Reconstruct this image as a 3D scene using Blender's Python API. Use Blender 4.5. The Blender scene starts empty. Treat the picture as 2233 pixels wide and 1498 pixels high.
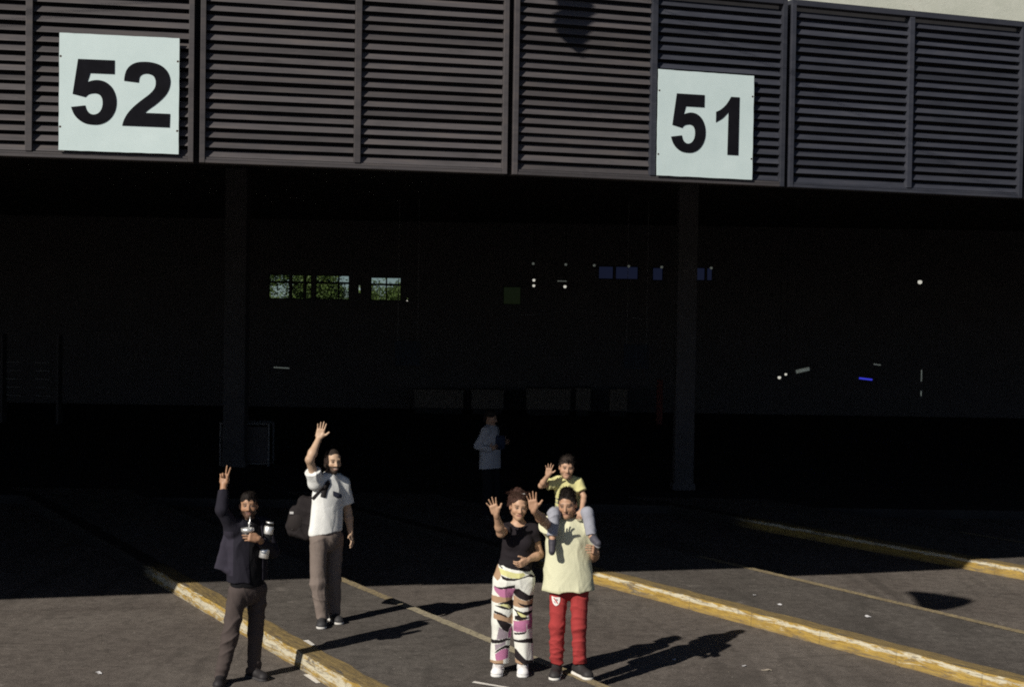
import bpy, bmesh, math, random
import numpy as np
from mathutils import Vector, Matrix
from mathutils.bvhtree import BVHTree

# ------------------------------------------------------------------ camera
scene = bpy.context.scene
COL = scene.collection
cam_data = bpy.data.cameras.new("camera")
cam_data.sensor_width = 36.0
cam_data.lens = 49.98
cam_data.clip_start = 0.1
cam_data.clip_end = 1000.0
cam = bpy.data.objects.new("camera", cam_data)
COL.objects.link(cam)
PITCH, ROLL, CAM_H = math.atan(76 / 3100.0), 0.0156, 3.43
f_ = Vector((0, math.cos(PITCH), -math.sin(PITCH)))
u_ = Vector((0, math.sin(PITCH), math.cos(PITCH)))
r_ = Vector((1, 0, 0))
R_ = r_ * math.cos(ROLL) + u_ * math.sin(ROLL)
U_ = -r_ * math.sin(ROLL) + u_ * math.cos(ROLL)
m = Matrix((R_, U_, -f_)).transposed().to_4x4()
m.translation = Vector((0, 0, CAM_H))
cam.matrix_world = m
scene.camera = cam

# ------------------------------------------------------------------ daylight
SUN_EL, SUN_AZ = math.radians(33.3), math.radians(38.5)
TO_SUN = Vector((-math.sin(SUN_AZ) * math.cos(SUN_EL), -math.cos(SUN_AZ) * math.cos(SUN_EL), math.sin(SUN_EL)))
world = bpy.data.worlds.new("World")
scene.world = world
world.use_nodes = True
wn = world.node_tree.nodes
bg = wn["Background"]
sky = wn.new("ShaderNodeTexSky")
sky.sky_type = 'NISHITA'
sky.sun_disc = False
sky.sun_elevation = SUN_EL
sky.sun_rotation = math.pi + SUN_AZ
sky.air_density = 0.5
sky.dust_density = 0.3
world.node_tree.links.new(sky.outputs[0], bg.inputs[0])
bg.inputs[1].default_value = 0.05
sun_data = bpy.data.lights.new("sun", 'SUN')
sun_data.energy = 5.0
sun_data.angle = math.radians(0.53)
sun_data.color = (1.0, 0.93, 0.82)
sun = bpy.data.objects.new("sun", sun_data)
sun.rotation_euler = TO_SUN.to_track_quat('Z', 'Y').to_euler()
COL.objects.link(sun)
scene.view_settings.view_transform = 'Standard'
scene.view_settings.look = 'None'
scene.view_settings.exposure = 0.0
scene.view_settings.gamma = 1.0
scene.view_settings.use_curve_mapping = False
scene.render.engine = 'CYCLES'
scene.cycles.max_bounces = 5
scene.cycles.diffuse_bounces = 3
scene.cycles.use_denoising = False
scene.cycles.filter_width = 1.9

# ------------------------------------------------------------------ helpers
def tag(o, label=None, cat=None, group=None, kind=None):
    if label: o["label"] = label
    if cat: o["category"] = cat
    if group: o["group"] = group
    if kind: o["kind"] = kind
    return o

def empty(name, loc=(0, 0, 0), rz=0.0):
    o = bpy.data.objects.new(name, None)
    o.empty_display_size = 0.2
    o.location = loc
    o.rotation_euler = (0, 0, rz)
    COL.objects.link(o)
    return o

def link(name, me, mat=None, parent=None, loc=None, rz=None):
    if mat is not None and not me.materials:
        me.materials.append(mat)
    o = bpy.data.objects.new(name, me)
    if loc is not None: o.location = loc
    if rz is not None: o.rotation_euler = (0, 0, rz)
    COL.objects.link(o)
    if parent is not None: o.parent = parent
    return o

class MB:
    """collects verts and faces for one mesh"""
    def __init__(s): s.v = []; s.f = []
    def add(s, vs, fs):
        n = len(s.v); s.v += [tuple(v) for v in vs]; s.f += [tuple(i + n for i in f) for f in fs]; return s
    def box(s, lo, hi):
        (a, b, c), (d, e, f) = lo, hi
        return s.add([(a,b,c),(d,b,c),(d,e,c),(a,e,c),(a,b,f),(d,b,f),(d,e,f),(a,e,f)],
                     [(0,3,2,1),(4,5,6,7),(0,1,5,4),(1,2,6,5),(2,3,7,6),(3,0,4,7)])
    def prism(s, pts, z0, z1):
        n = len(pts)
        return s.add([(p[0], p[1], z0) for p in pts] + [(p[0], p[1], z1) for p in pts],
                     [tuple(range(n - 1, -1, -1)), tuple(range(n, 2 * n))] + [(i, (i + 1) % n, n + (i + 1) % n, n + i) for i in range(n)])
    def tube(s, pts, r, sides=8, caps=True):
        pts = [Vector(p) for p in pts]; rs = r if isinstance(r, (list, tuple)) else [r] * len(pts)
        base = len(s.v); ref = Vector((0.13, 0.2, 0.97))
        for i, p in enumerate(pts):
            d = (pts[min(i + 1, len(pts) - 1)] - pts[max(i - 1, 0)]).normalized()
            if abs(d.dot(ref)) > 0.95: rr = Vector((1, 0, 0))
            else: rr = ref
            x = d.cross(rr).normalized(); y = d.cross(x)
            for k in range(sides):
                a = 2 * math.pi * k / sides
                s.v.append(tuple(p + (x * math.cos(a) + y * math.sin(a)) * rs[i]))
        for i in range(len(pts) - 1):
            for k in range(sides):
                a = base + i * sides + k; b = base + i * sides + (k + 1) % sides
                s.f.append((a, b, b + sides, a + sides))
        if caps:
            s.f.append(tuple(base + k for k in range(sides - 1, -1, -1)))
            e = base + (len(pts) - 1) * sides
            s.f.append(tuple(e + k for k in range(sides)))
        return s
    def lathe(s, prof, c=(0, 0, 0), ax=(0, 0, 1), n=20):
        ax = Vector(ax).normalized(); c = Vector(c)
        x = ax.orthogonal().normalized(); y = ax.cross(x); base = len(s.v)
        for r, h in prof:
            for k in range(n):
                a = 2 * math.pi * k / n
                s.v.append(tuple(c + ax * h + (x * math.cos(a) + y * math.sin(a)) * max(r, 1e-4)))
        for i in range(len(prof) - 1):
            for k in range(n):
                a = base + i * n + k; b = base + i * n + (k + 1) % n
                s.f.append((a, b, b + n, a + n))
        s.f.append(tuple(base + k for k in range(n - 1, -1, -1)))
        e = base + (len(prof) - 1) * n
        s.f.append(tuple(e + k for k in range(n)))
        return s
    def mesh(s, name, smooth=False, bevel=0.0):
        me = bpy.data.meshes.new(name)
        me.from_pydata(s.v, [], s.f)
        if bevel > 0:
            bm = bmesh.new(); bm.from_mesh(me)
            bmesh.ops.bevel(bm, geom=bm.edges[:], offset=bevel, segments=2, affect='EDGES', profile=0.6)
            bm.to_mesh(me); bm.free()
        bm = bmesh.new(); bm.from_mesh(me); bmesh.ops.recalc_face_normals(bm, faces=bm.faces[:]); bm.to_mesh(me); bm.free()
        if smooth: me.polygons.foreach_set("use_smooth", [True] * len(me.polygons))
        me.update()
        return me
    def build(s, name, mat, parent=None, smooth=False, bevel=0.0, loc=None, rz=None):
        return link(name, s.mesh(name, smooth, bevel), mat, parent, loc, rz)

# ------------------------------------------------------------------ materials
MATS = {}
class NT:
    def __init__(s, name, rough=0.8, spec=0.3, metal=0.0):
        s.m = bpy.data.materials.new(name); s.m.use_nodes = True
        s.n = s.m.node_tree.nodes; s.l = s.m.node_tree.links; s.p = s.n["Principled BSDF"]
        s.p.inputs["Roughness"].default_value = rough
        s.p.inputs["Specular IOR Level"].default_value = spec
        s.p.inputs["Metallic"].default_value = metal
        MATS[name] = s.m
    def node(s, t, **kw):
        x = s.n.new(t)
        for k, v in kw.items():
            if k in x.inputs: x.inputs[k].default_value = v
            else: setattr(x, k, v)
        return x
    def coord(s, scale=(1, 1, 1), kind="Object", rot=(0, 0, 0)):
        tc = s.node("ShaderNodeTexCoord"); mp = s.node("ShaderNodeMapping")
        mp.inputs["Scale"].default_value = scale; mp.inputs["Rotation"].default_value = rot
        s.l.new(tc.outputs[kind], mp.inputs["Vector"]); return mp.outputs[0]
    def noise(s, vec, scale, detail=4.0, rough=0.6, dist=0.0):
        x = s.node("ShaderNodeTexNoise"); x.inputs["Scale"].default_value = scale; x.inputs["Detail"].default_value = detail
        x.inputs["Roughness"].default_value = rough; x.inputs["Distortion"].default_value = dist
        s.l.new(vec, x.inputs["Vector"]); return x.outputs[0]
    def ramp(s, fac, stops, interp='LINEAR'):
        x = s.node("ShaderNodeValToRGB"); cr = x.color_ramp; cr.interpolation = interp
        while len(cr.elements) < len(stops): cr.elements.new(0.5)
        for e, (p, c) in zip(cr.elements, stops):
            e.position = p; e.color = (*c, 1) if len(c) == 3 else c
        s.l.new(fac, x.inputs[0]); return x.outputs[0]
    def mix(s, fac, a, b, mode='MIX'):
        x = s.node("ShaderNodeMix"); x.data_type = 'RGBA'; x.blend_type = mode
        for sock, v in ((x.inputs[0], fac), (x.inputs[6], a), (x.inputs[7], b)):
            if hasattr(v, "is_linked") or hasattr(v, "links"): s.l.new(v, sock)
            elif isinstance(v, (int, float)): sock.default_value = v
            else: sock.default_value = (*v, 1) if len(v) == 3 else v
        return x.outputs[2]
    def color(s, c):
        if isinstance(c, (tuple, list)): s.p.inputs["Base Color"].default_value = (*c, 1)
        else: s.l.new(c, s.p.inputs["Base Color"])
        return s
    def bump(s, h, strength=0.3, dist=0.01):
        b = s.node("ShaderNodeBump"); b.inputs["Strength"].default_value = strength; b.inputs["Distance"].default_value = dist
        s.l.new(h, b.inputs["Height"]); s.l.new(b.outputs[0], s.p.inputs["Normal"]); return s

def g3(v): return (v, v, v)

def mat_plain(name, c, rough=0.7, var=0.25, scale=6.0, bump=0.0, spec=0.3, metal=0.0, bscale=120):
    t = NT(name, rough, spec, metal)
    v = t.coord()
    n = t.noise(v, scale, 5, 0.65)
    lo = tuple(x * (1 - var) for x in c); hi = tuple(min(1, x * (1 + var)) for x in c)
    t.color(t.ramp(n, [(0.3, lo), (0.7, hi)]))
    if bump: t.bump(t.noise(v, bscale, 3), bump, 0.004)
    return t.m

def mat_asphalt(name, base, dark, light, seed, stain=0.6):
    t = NT(name, 0.9, 0.2)
    v = t.coord(); 
    mp = t.node("ShaderNodeMapping"); mp.inputs["Location"].default_value = (seed, seed * 0.7, 0); t.l.new(v, mp.inputs[0]); v = mp.outputs[0]
    grain = t.noise(v, 55, 6, 0.8)
    c = t.ramp(grain, [(0.28, dark), (0.5, base), (0.72, light)])
    mott = t.noise(v, 7, 7, 0.78)
    c = t.mix(t.ramp(mott, [(0.36, g3(0.75)), (0.56, g3(0))]), c, tuple(x * 0.50 for x in base))
    mot2 = t.noise(t.coord((1, 1, 1)), 16, 6, 0.8)
    c = t.mix(t.ramp(mot2, [(0.54, g3(0)), (0.70, g3(0.55))]), c, tuple(x * 1.15 for x in light))
    # broad wear
    big = t.noise(v, 0.55, 5, 0.6, 0.6)
    c = t.mix(t.ramp(big, [(0.35, g3(0)), (0.7, g3(1))]), c, t.mix(1.0, c, (0.72, 0.70, 0.70), 'MULTIPLY'))
    # tyre and oil streaks along the bays
    vs = t.coord((1.3, 0.28, 1), rot=(0, 0, math.radians(-33)))
    st = t.noise(vs, 1.6, 4, 0.55, 0.8)
    c = t.mix(t.ramp(st, [(0.52, g3(0)), (0.70, g3(stain))]), c, tuple(x * 0.42 for x in base))
    sp = t.noise(v, 2.3, 6, 0.7, 0.3)
    c = t.mix(t.ramp(sp, [(0.63, g3(0)), (0.72, g3(0.5))]), c, tuple(x * 1.35 for x in light))
    # pale specks, old gum and grit
    vo = t.node("ShaderNodeTexVoronoi"); vo.inputs["Scale"].default_value = 5.5; t.l.new(v, vo.inputs["Vector"])
    c = t.mix(t.ramp(vo.outputs["Distance"], [(0.035, g3(0.7)), (0.07, g3(0))]), c, (0.30, 0.28, 0.25))
    # hairline cracks
    vc = t.node("ShaderNodeTexVoronoi"); vc.feature = 'DISTANCE_TO_EDGE'; vc.inputs["Scale"].default_value = 0.42
    w = t.noise(v, 2.2, 6, 0.7)
    add = t.node("ShaderNodeMixRGB"); add.blend_type = 'ADD'; add.inputs[0].default_value = 0.5
    t.l.new(v, add.inputs[1]); t.l.new(w, add.inputs[2]); t.l.new(add.outputs[0], vc.inputs["Vector"])
    c = t.mix(t.ramp(vc.outputs["Distance"], [(0.003, g3(0.35)), (0.008, g3(0))]), c, tuple(x * 0.4 for x in base))
    t.color(c)
    h = t.noise(v, 140, 4, 0.7)
    t.bump(h, 0.55, 0.012)
    return t.m

mat_asphalt("asphalt", (0.150, 0.132, 0.119), (0.070, 0.061, 0.055), (0.255, 0.228, 0.206), 0.0)
mat_asphalt("asphalt_platform", (0.122, 0.111, 0.101), (0.056, 0.051, 0.046), (0.210, 0.190, 0.174), 7.3, 0.5)

def mat_kerb(name, white, seed, hi_white, s0):
    """yellow traffic paint over old white paint, worn to concrete; UV.x metres along, UV.y metres across"""
    t = NT(name, 0.65, 0.35)
    tc = t.node("ShaderNodeTexCoord"); mp = t.node("ShaderNodeMapping")
    mp.inputs["Location"].default_value = (seed, seed * 1.7, 0); mp.inputs["Scale"].default_value = (2.0, 16.0, 1)
    t.l.new(tc.outputs["UV"], mp.inputs[0]); v = mp.outputs[0]
    n1 = t.noise(v, 2.2, 8, 0.72, 0.5)
    c = t.ramp(n1, [(0.30, (0.16, 0.10, 0.035)), (0.45, (0.32, 0.21, 0.05)), (0.62, (0.44, 0.30, 0.07))])
    n2 = t.noise(v, 1.5, 9, 0.78, 0.9)
    # white shows most on the upper arris of the face
    sep = t.node("ShaderNodeSeparateXYZ"); t.l.new(tc.outputs["UV"], sep.inputs[0])
    band = t.node("ShaderNodeMapRange"); band.inputs[1].default_value = hi_white[0]; band.inputs[2].default_value = hi_white[1]
    band.inputs[3].default_value = 0.0; band.inputs[4].default_value = hi_white[2]; t.l.new(sep.outputs[1], band.inputs[0])
    band2 = t.node("ShaderNodeMapRange"); band2.inputs[1].default_value = hi_white[1] + 0.01; band2.inputs[2].default_value = hi_white[1] + 0.05
    band2.inputs[3].default_value = 0.0; band2.inputs[4].default_value = hi_white[2]; t.l.new(sep.outputs[1], band2.inputs[0])
    sub = t.node("ShaderNodeMath"); sub.operation = 'SUBTRACT'; t.l.new(band.outputs[0], sub.inputs[0]); t.l.new(band2.outputs[0], sub.inputs[1])
    ad = t.node("ShaderNodeMath"); ad.operation = 'ADD'; t.l.new(n2, ad.inputs[0]); t.l.new(sub.outputs[0], ad.inputs[1])
    c = t.mix(t.ramp(ad.outputs[0], [(1 - white, g3(0)), (1 - white + 0.07, g3(1))]), c, (0.54, 0.50, 0.38))
    n3 = t.noise(v, 3.4, 9, 0.8, 0.4)
    c = t.mix(t.ramp(n3, [(0.54, g3(0)), (0.62, g3(0.85))]), c, (0.13, 0.11, 0.09))
    n5 = t.noise(v, 0.7, 7, 0.8, 1.2)
    c = t.mix(t.ramp(n5, [(0.55, g3(0)), (0.62, g3(0.8))]), c, (0.11, 0.097, 0.084))
    n4 = t.noise(v, 16, 5, 0.8)
    c = t.mix(t.ramp(n4, [(0.58, g3(0)), (0.7, g3(0.55))]), c, (0.12, 0.10, 0.08))
    # the flat top is scuffed and dirtier than the face
    tp = t.node("ShaderNodeMapRange"); tp.inputs[1].default_value = 0.175; tp.inputs[2].default_value = 0.195; t.l.new(sep.outputs[1], tp.inputs[0])
    topc = t.ramp(n1, [(0.34, (0.11, 0.090, 0.060)), (0.50, (0.22, 0.160, 0.07)), (0.64, (0.34, 0.25, 0.10))])
    topc = t.mix(t.ramp(n4, [(0.50, g3(0)), (0.66, g3(0.75))]), topc, (0.11, 0.095, 0.08))
    c = t.mix(tp.outputs[0], c, topc)
    seam = t.node("ShaderNodeMapRange"); seam.inputs[1].default_value = 0.004; seam.inputs[2].default_value = 0.0; 
    df = t.node("ShaderNodeMath"); df.operation = 'SUBTRACT'; df.inputs[1].default_value = 0.186; t.l.new(sep.outputs[1], df.inputs[0])
    ab = t.node("ShaderNodeMath"); ab.operation = 'ABSOLUTE'; t.l.new(df.outputs[0], ab.inputs[0]); t.l.new(ab.outputs[0], seam.inputs[0])
    c = t.mix(seam.outputs[0], c, (0.07, 0.055, 0.04))
    # grime splashed up from the gutter
    gr = t.node("ShaderNodeMapRange"); gr.inputs[1].default_value = 0.075; gr.inputs[2].default_value = 0.02; gr.inputs[4].default_value = 0.8; t.l.new(sep.outputs[1], gr.inputs[0])
    gm = t.node("ShaderNodeMath"); gm.operation = 'MULTIPLY'; t.l.new(gr.outputs[0], gm.inputs[0]); t.l.new(n2, gm.inputs[1])
    c = t.mix(gm.outputs[0], c, (0.10, 0.085, 0.07))
    # joints between the kerb stones
    md = t.node("ShaderNodeMath"); md.operation = 'PINGPONG'; md.inputs[1].default_value = 0.5; t.l.new(sep.outputs[0], md.inputs[0])
    jt = t.node("ShaderNodeMapRange"); jt.inputs[1].default_value = 0.012; jt.inputs[2].default_value = 0.004; jt.inputs[4].default_value = 0.3; t.l.new(md.outputs[0], jt.inputs[0])
    c = t.mix(jt.outputs[0], c, (0.05, 0.043, 0.036))
    # past the canopy shadow edge the kerb turns near-black: shade put into the colour
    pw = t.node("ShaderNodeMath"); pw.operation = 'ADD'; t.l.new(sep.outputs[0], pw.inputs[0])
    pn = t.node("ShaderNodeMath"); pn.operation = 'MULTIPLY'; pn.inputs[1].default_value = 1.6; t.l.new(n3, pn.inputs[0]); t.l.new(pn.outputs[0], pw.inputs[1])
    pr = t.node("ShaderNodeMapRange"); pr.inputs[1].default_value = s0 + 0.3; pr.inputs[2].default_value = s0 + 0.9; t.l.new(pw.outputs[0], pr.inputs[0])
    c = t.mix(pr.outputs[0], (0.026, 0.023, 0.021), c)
    t.color(c); t.bump(n3, 0.5, 0.01)
    return t.m

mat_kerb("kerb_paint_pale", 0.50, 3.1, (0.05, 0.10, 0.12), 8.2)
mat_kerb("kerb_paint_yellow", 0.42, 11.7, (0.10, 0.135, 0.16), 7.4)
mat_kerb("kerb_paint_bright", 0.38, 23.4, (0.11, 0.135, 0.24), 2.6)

def mat_line(name, c, worn):
    t = NT(name, 0.75, 0.3); v = t.coord()
    n = t.noise(v, 3.0, 8, 0.75, 0.5); n2 = t.noise(v, 28, 6, 0.8)
    col = t.ramp(n, [(0.35, tuple(x * 0.8 for x in c)), (0.65, tuple(min(1, x * 1.2) for x in c))])
    col = t.mix(t.ramp(n2, [(1 - worn, g3(0)), (1 - worn + 0.14, g3(0.9))]), col, (0.12, 0.10, 0.085))
    t.color(col); t.bump(n2, 0.4, 0.004); return t.m
mat_line("line_yellow", (0.31, 0.25, 0.14), 0.55)
mat_line("line_cream", (0.34, 0.30, 0.21), 0.52)
mat_line("line_white", (0.75, 0.73, 0.68), 0.36)

def mat_louvre(name, a, b):
    t = NT(name, 0.55, 0.35)
    info = t.node("ShaderNodeObjectInfo")
    v = t.coord((0.9, 6, 6), "Object")
    mp = t.node("ShaderNodeVectorMath"); mp.operation = 'ADD'; t.l.new(v, mp.inputs[0])
    cmb = t.node("ShaderNodeCombineXYZ"); mu = t.node("ShaderNodeMath"); mu.operation = 'MULTIPLY'; mu.inputs[1].default_value = 60.0
    t.l.new(info.outputs["Random"], mu.inputs[0])
    for i in range(3): t.l.new(mu.outputs[0], cmb.inputs[i])
    t.l.new(cmb.outputs[0], mp.inputs[1])
    n = t.noise(mp.outputs[0], 2.0, 7, 0.7, 0.4)
    c = t.ramp(n, [(0.3, tuple(x * 0.72 for x in a)), (0.5, a), (0.68, b)])
    n2 = t.noise(mp.outputs[0], 9, 6, 0.75)
    c = t.mix(t.ramp(n2, [(0.60, g3(0)), (0.72, g3(0.45))]), c, tuple(min(1, x * 1.9) for x in b))
    # each blade has weathered a little differently
    mr = t.node("ShaderNodeMapRange"); mr.inputs[3].default_value = 0.80; mr.inputs[4].default_value = 1.18
    t.l.new(info.outputs["Random"], mr.inputs[0])
    c = t.mix(1.0, c, mr.outputs[0], 'MULTIPLY')
    t.color(c); return t.m
mat_louvre("louvre_brown", (0.066, 0.061, 0.065), (0.084, 0.074, 0.073))
mat_louvre("louvre_blue", (0.034, 0.037, 0.050), (0.046, 0.048, 0.060))

def mat_sign():
    t = NT("sign_white", 0.55, 0.35); v = t.coord()
    n = t.noise(v, 2.2, 6, 0.7)
    c = t.ramp(n, [(0.3, (0.53, 0.65, 0.66)), (0.7, (0.61, 0.73, 0.74))])
    n2 = t.noise(t.coord((4, 4, 0.7)), 5, 7, 0.8)
    c = t.mix(t.ramp(n2, [(0.62, g3(0)), (0.8, g3(0.35))]), c, (0.50, 0.46, 0.36))
    t.color(c); return t.m
mat_sign()
mat_plain("sign_black", (0.007, 0.007, 0.010), 0.8, 0.3, spec=0.08)
mat_plain("rust", (0.05, 0.025, 0.015), 0.9, 0.5, 30)
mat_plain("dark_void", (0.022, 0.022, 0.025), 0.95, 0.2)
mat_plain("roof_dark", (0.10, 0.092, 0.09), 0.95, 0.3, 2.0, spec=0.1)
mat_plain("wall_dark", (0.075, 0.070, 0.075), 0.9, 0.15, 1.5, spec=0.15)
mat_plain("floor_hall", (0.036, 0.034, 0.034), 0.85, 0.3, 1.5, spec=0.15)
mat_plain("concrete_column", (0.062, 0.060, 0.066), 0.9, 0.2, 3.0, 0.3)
mat_plain("counter_pale", (0.11, 0.095, 0.085), 0.8, 0.2, 3.0)
mat_plain("steel_frame", (0.16, 0.16, 0.17), 0.5, 0.25, 8.0, metal=0.3)
mat_plain("red_panel", (0.09, 0.014, 0.010), 0.6, 0.2)
mat_plain("blue_panel", (0.018, 0.024, 0.04), 0.6, 0.2)
def mat_upper():
    t = NT("concrete_pale", 0.9, 0.2); v = t.coord()
    n = t.noise(v, 1.5, 7, 0.7); c = t.ramp(n, [(0.3, (0.52, 0.55, 0.47)), (0.7, (0.66, 0.68, 0.60))])
    n2 = t.noise(t.coord((1.2, 1.2, 2.5)), 2.6, 8, 0.75, 1.0)
    c = t.mix(t.ramp(n2, [(0.60, g3(0)), (0.68, g3(0.6))]), c, (0.24, 0.18, 0.13))
    t.color(c); t.bump(n2, 0.3, 0.02); return t.m
mat_upper()
def mat_emit(name, c, s):
    t = NT(name, 0.5); t.color(tuple(min(1, x) for x in c)); t.p.inputs["Emission Color"].default_value = (*c, 1); t.p.inputs["Emission Strength"].default_value = s
    return t.m
mat_emit("lamp_white", (1.0, 0.97, 0.85), 0.55)
mat_emit("lamp_dim", (0.9, 1.0, 0.9), 0.06)
mat_emit("lamp_blue", (0.06, 0.07, 0.9), 0.55)
def mat_glass(name, c, alpha):
    t = NT(name, 0.0, 0.2); t.color(c); t.p.inputs["Transmission Weight"].default_value = alpha; t.p.inputs["IOR"].default_value = 1.05
    return t.m
mat_glass("glass_blue", (0.024, 0.024, 0.050), 1.0)
mat_glass("glass_clear", (0.62, 0.67, 0.62), 1.0)
mat_glass("glass_green", (0.016, 0.020, 0.009), 1.0)
# ------------------------------------------------------------------ ground, platforms, kerbs
LANE = 0.0; PLAT = 0.15
g = MB().add([(-200, -120, 0), (200, -120, 0), (200, 280, 0), (-200, 280, 0)], [(0, 1, 2, 3)]).build("ground", MATS["asphalt"])
tag(g, "worn grey brown asphalt of the bus lanes", None, kind="structure")
del g["label"]

def V2(a): return Vector((a[0], a[1]))
PAVE_Y = 24.0
def at_y(p, d, y):
    t = (y - p[1]) / d[1]; return Vector((p[0] + d[0] * t, y))

def unit(deg):
    a = math.radians(deg); return Vector((math.sin(a), -math.cos(a)))

def kerb_strip(name, p, d, y_far, y_near, mat, rng, width=0.235):
    """painted kerb stone along the left edge of a platform; cross-section swept with slightly uneven arris"""
    a = at_y(p, d, y_far); b = at_y(p, d, y_near); L = (b - a).length; n = Vector((-d[1], d[0]))  # points into platform
    if n.dot(Vector((1, 0))) < 0: n = -n
    prof = [(0.000, -0.02), (0.006, 0.05), (0.013, 0.120), (0.018, 0.139), (0.028, 0.147), (0.14, 0.1495), (width, 0.1485), (width + 0.004, 0.02)]
    vv = [0.0]
    for i in range(1, len(prof)): vv.append(vv[-1] + math.hypot(prof[i][0] - prof[i-1][0], prof[i][1] - prof[i-1][1]))
    N = int(L / 0.09); verts = []; uvs = []; faces = []
    ph = [rng.uniform(0, 6.28) for _ in range(6)]
    for i in range(N + 1):
        s = L * i / N
        w1 = 0.004 * math.sin(s * 5.1 + ph[0]) + 0.003 * math.sin(s * 13.3 + ph[1]) + rng.uniform(-0.002, 0.002)
        w2 = 0.004 * math.sin(s * 4.3 + ph[2]) + 0.003 * math.sin(s * 17.0 + ph[3]) + rng.uniform(-0.003, 0.003)
        for j, (q, z) in enumerate(prof):
            qq = q + (w1 if j < 5 else 0) + (rng.uniform(-0.003, 0.003) if 0 < j < 5 else 0)
            if j in (6, 7): qq += 0.012 * math.sin(s * 7 + ph[4]) + rng.uniform(-0.004, 0.004)
            zz = z + (w2 * 0.6 if j in (3, 4) else 0)
            c = a + d * s + n * qq
            verts.append((c.x, c.y, zz)); uvs.append((s, vv[j]))
    m_ = len(prof)
    for i in range(N):
        for j in range(m_ - 1):
            faces.append((i * m_ + j, (i + 1) * m_ + j, (i + 1) * m_ + j + 1, i * m_ + j + 1))
    me = bpy.data.meshes.new(name); me.from_pydata(verts, [], faces)
    uv = me.uv_layers.new(name="UVMap")
    for lp in me.loops: uv.data[lp.index].uv = uvs[lp.vertex_index]
    o = link(name, me, mat); tag(o, kind="structure"); return o

def paint_line(name, p, d, y_far, y_near, w, z, mat, rng, side=-1):
    a = at_y(p, d, y_far); b = at_y(p, d, y_near); L = (b - a).length; n = Vector((-d[1], d[0]))
    if n.dot(Vector((1, 0))) < 0: n = -n
    N = int(L / 0.06); vs = []; fs = []
    for i in range(N + 1):
        c = a + d * (L * i / N)
        e0 = rng.uniform(-0.006, 0.006); e1 = rng.uniform(-0.006, 0.006)
        for q in (-w / 2 + e0, w / 2 + e1):
            k = c + n * q; vs.append((k.x, k.y, z))
    for i in range(N): fs.append((2 * i, 2 * i + 2, 2 * i + 3, 2 * i + 1))
    o = MB().add(vs, fs).build(name, mat); tag(o, kind="structure"); return o

rng = random.Random(4)
plats = [  # left edge point, angle, right edge point, angle, kerb paint
    ((-8.96, 15.68), 29.0, (-7.02, 15.98), 29.0, "kerb_paint_yellow", "line_yellow"),
    ((-3.96, 16.738), 30.5, (-1.93, 17.04), 31.2, "kerb_paint_pale", "line_cream"),
    ((1.039, 17.80), 35.0, (2.97, 18.505), 33.3, "kerb_paint_yellow", "line_yellow"),
    ((5.845, 19.665), 35.6, (7.85, 20.2), 35.0, "kerb_paint_bright", "line_yellow"),
]
Y_NEAR = 7.0
for i, (pl, al, pr, ar, km, lm) in enumerate(plats):
    dl, dr = unit(al), unit(ar)
    a, b = at_y(pl, dl, PAVE_Y + 1.0), at_y(pl, dl, Y_NEAR); c, e = at_y(pr, dr, Y_NEAR), at_y(pr, dr, PAVE_Y + 1.0)
    nl = Vector((dl[1] * -1, dl[0])); nl = nl if nl.x > 0 else -nl
    a2, b2 = a + nl * 0.05, b + nl * 0.05
    # subdivided top with a gentle roll so the edge line is not ruler straight
    o = MB().prism([(b2.x, b2.y), (c.x, c.y), (e.x, e.y), (a2.x, a2.y)], -0.05, PLAT - 0.004).build("platform", MATS["asphalt_platform"], bevel=0.012)
    tag(o, kind="structure")
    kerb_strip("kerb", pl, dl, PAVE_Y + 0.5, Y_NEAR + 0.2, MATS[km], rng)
    nr = Vector((dr[1] * -1, dr[0])); nr = nr if nr.x > 0 else -nr
    q = Vector(pr) - nr * 0.075  # lines stop just past the canopy shadow edge, to vanish in its shade
    if i == 1:
        # the front stretch has lost most of its yellow, the far end kept it
        paint_line("painted_line", q, dr, 17.6, 15.9, 0.115, PLAT + 0.001, MATS["line_yellow"], rng)
        paint_line("painted_line", q, dr, 15.85, 13.0, 0.115, PLAT + 0.001, MATS["line_cream"], rng)
        paint_line("painted_line", q, dr, 12.95, Y_NEAR, 0.115, PLAT + 0.001, MATS["line_yellow"], rng)
    else:
        paint_line("painted_line", q, dr, (17.5, 0, 19.0, 21.5)[i], Y_NEAR, 0.115, PLAT + 0.001, MATS[lm], rng)

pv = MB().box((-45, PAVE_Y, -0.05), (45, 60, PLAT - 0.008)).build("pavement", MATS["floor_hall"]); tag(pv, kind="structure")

# short white paint dashes left of an old marking
for (x, y, z, L, w, deg) in [(-1.92, 13.73, 0.160, 0.24, 0.055, 27), (-1.79, 13.0, 0.004, 0.33, 0.06, 27), (-0.14, 12.33, 0.150, 0.36, 0.05, 60)]:
    d = unit(deg); n = Vector((-d.y, d.x)); c = Vector((x, y))
    pts = [c - d * L / 2 - n * w / 2, c + d * L / 2 - n * w * 0.35, c + d * L / 2 + n * w * 0.4, c - d * L / 2 + n * w / 2]
    o = MB().add([(p.x, p.y, z) for p in pts], [(0, 1, 2, 3)]).build("painted_dash", MATS["line_white"]); tag(o, kind="structure")

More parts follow.
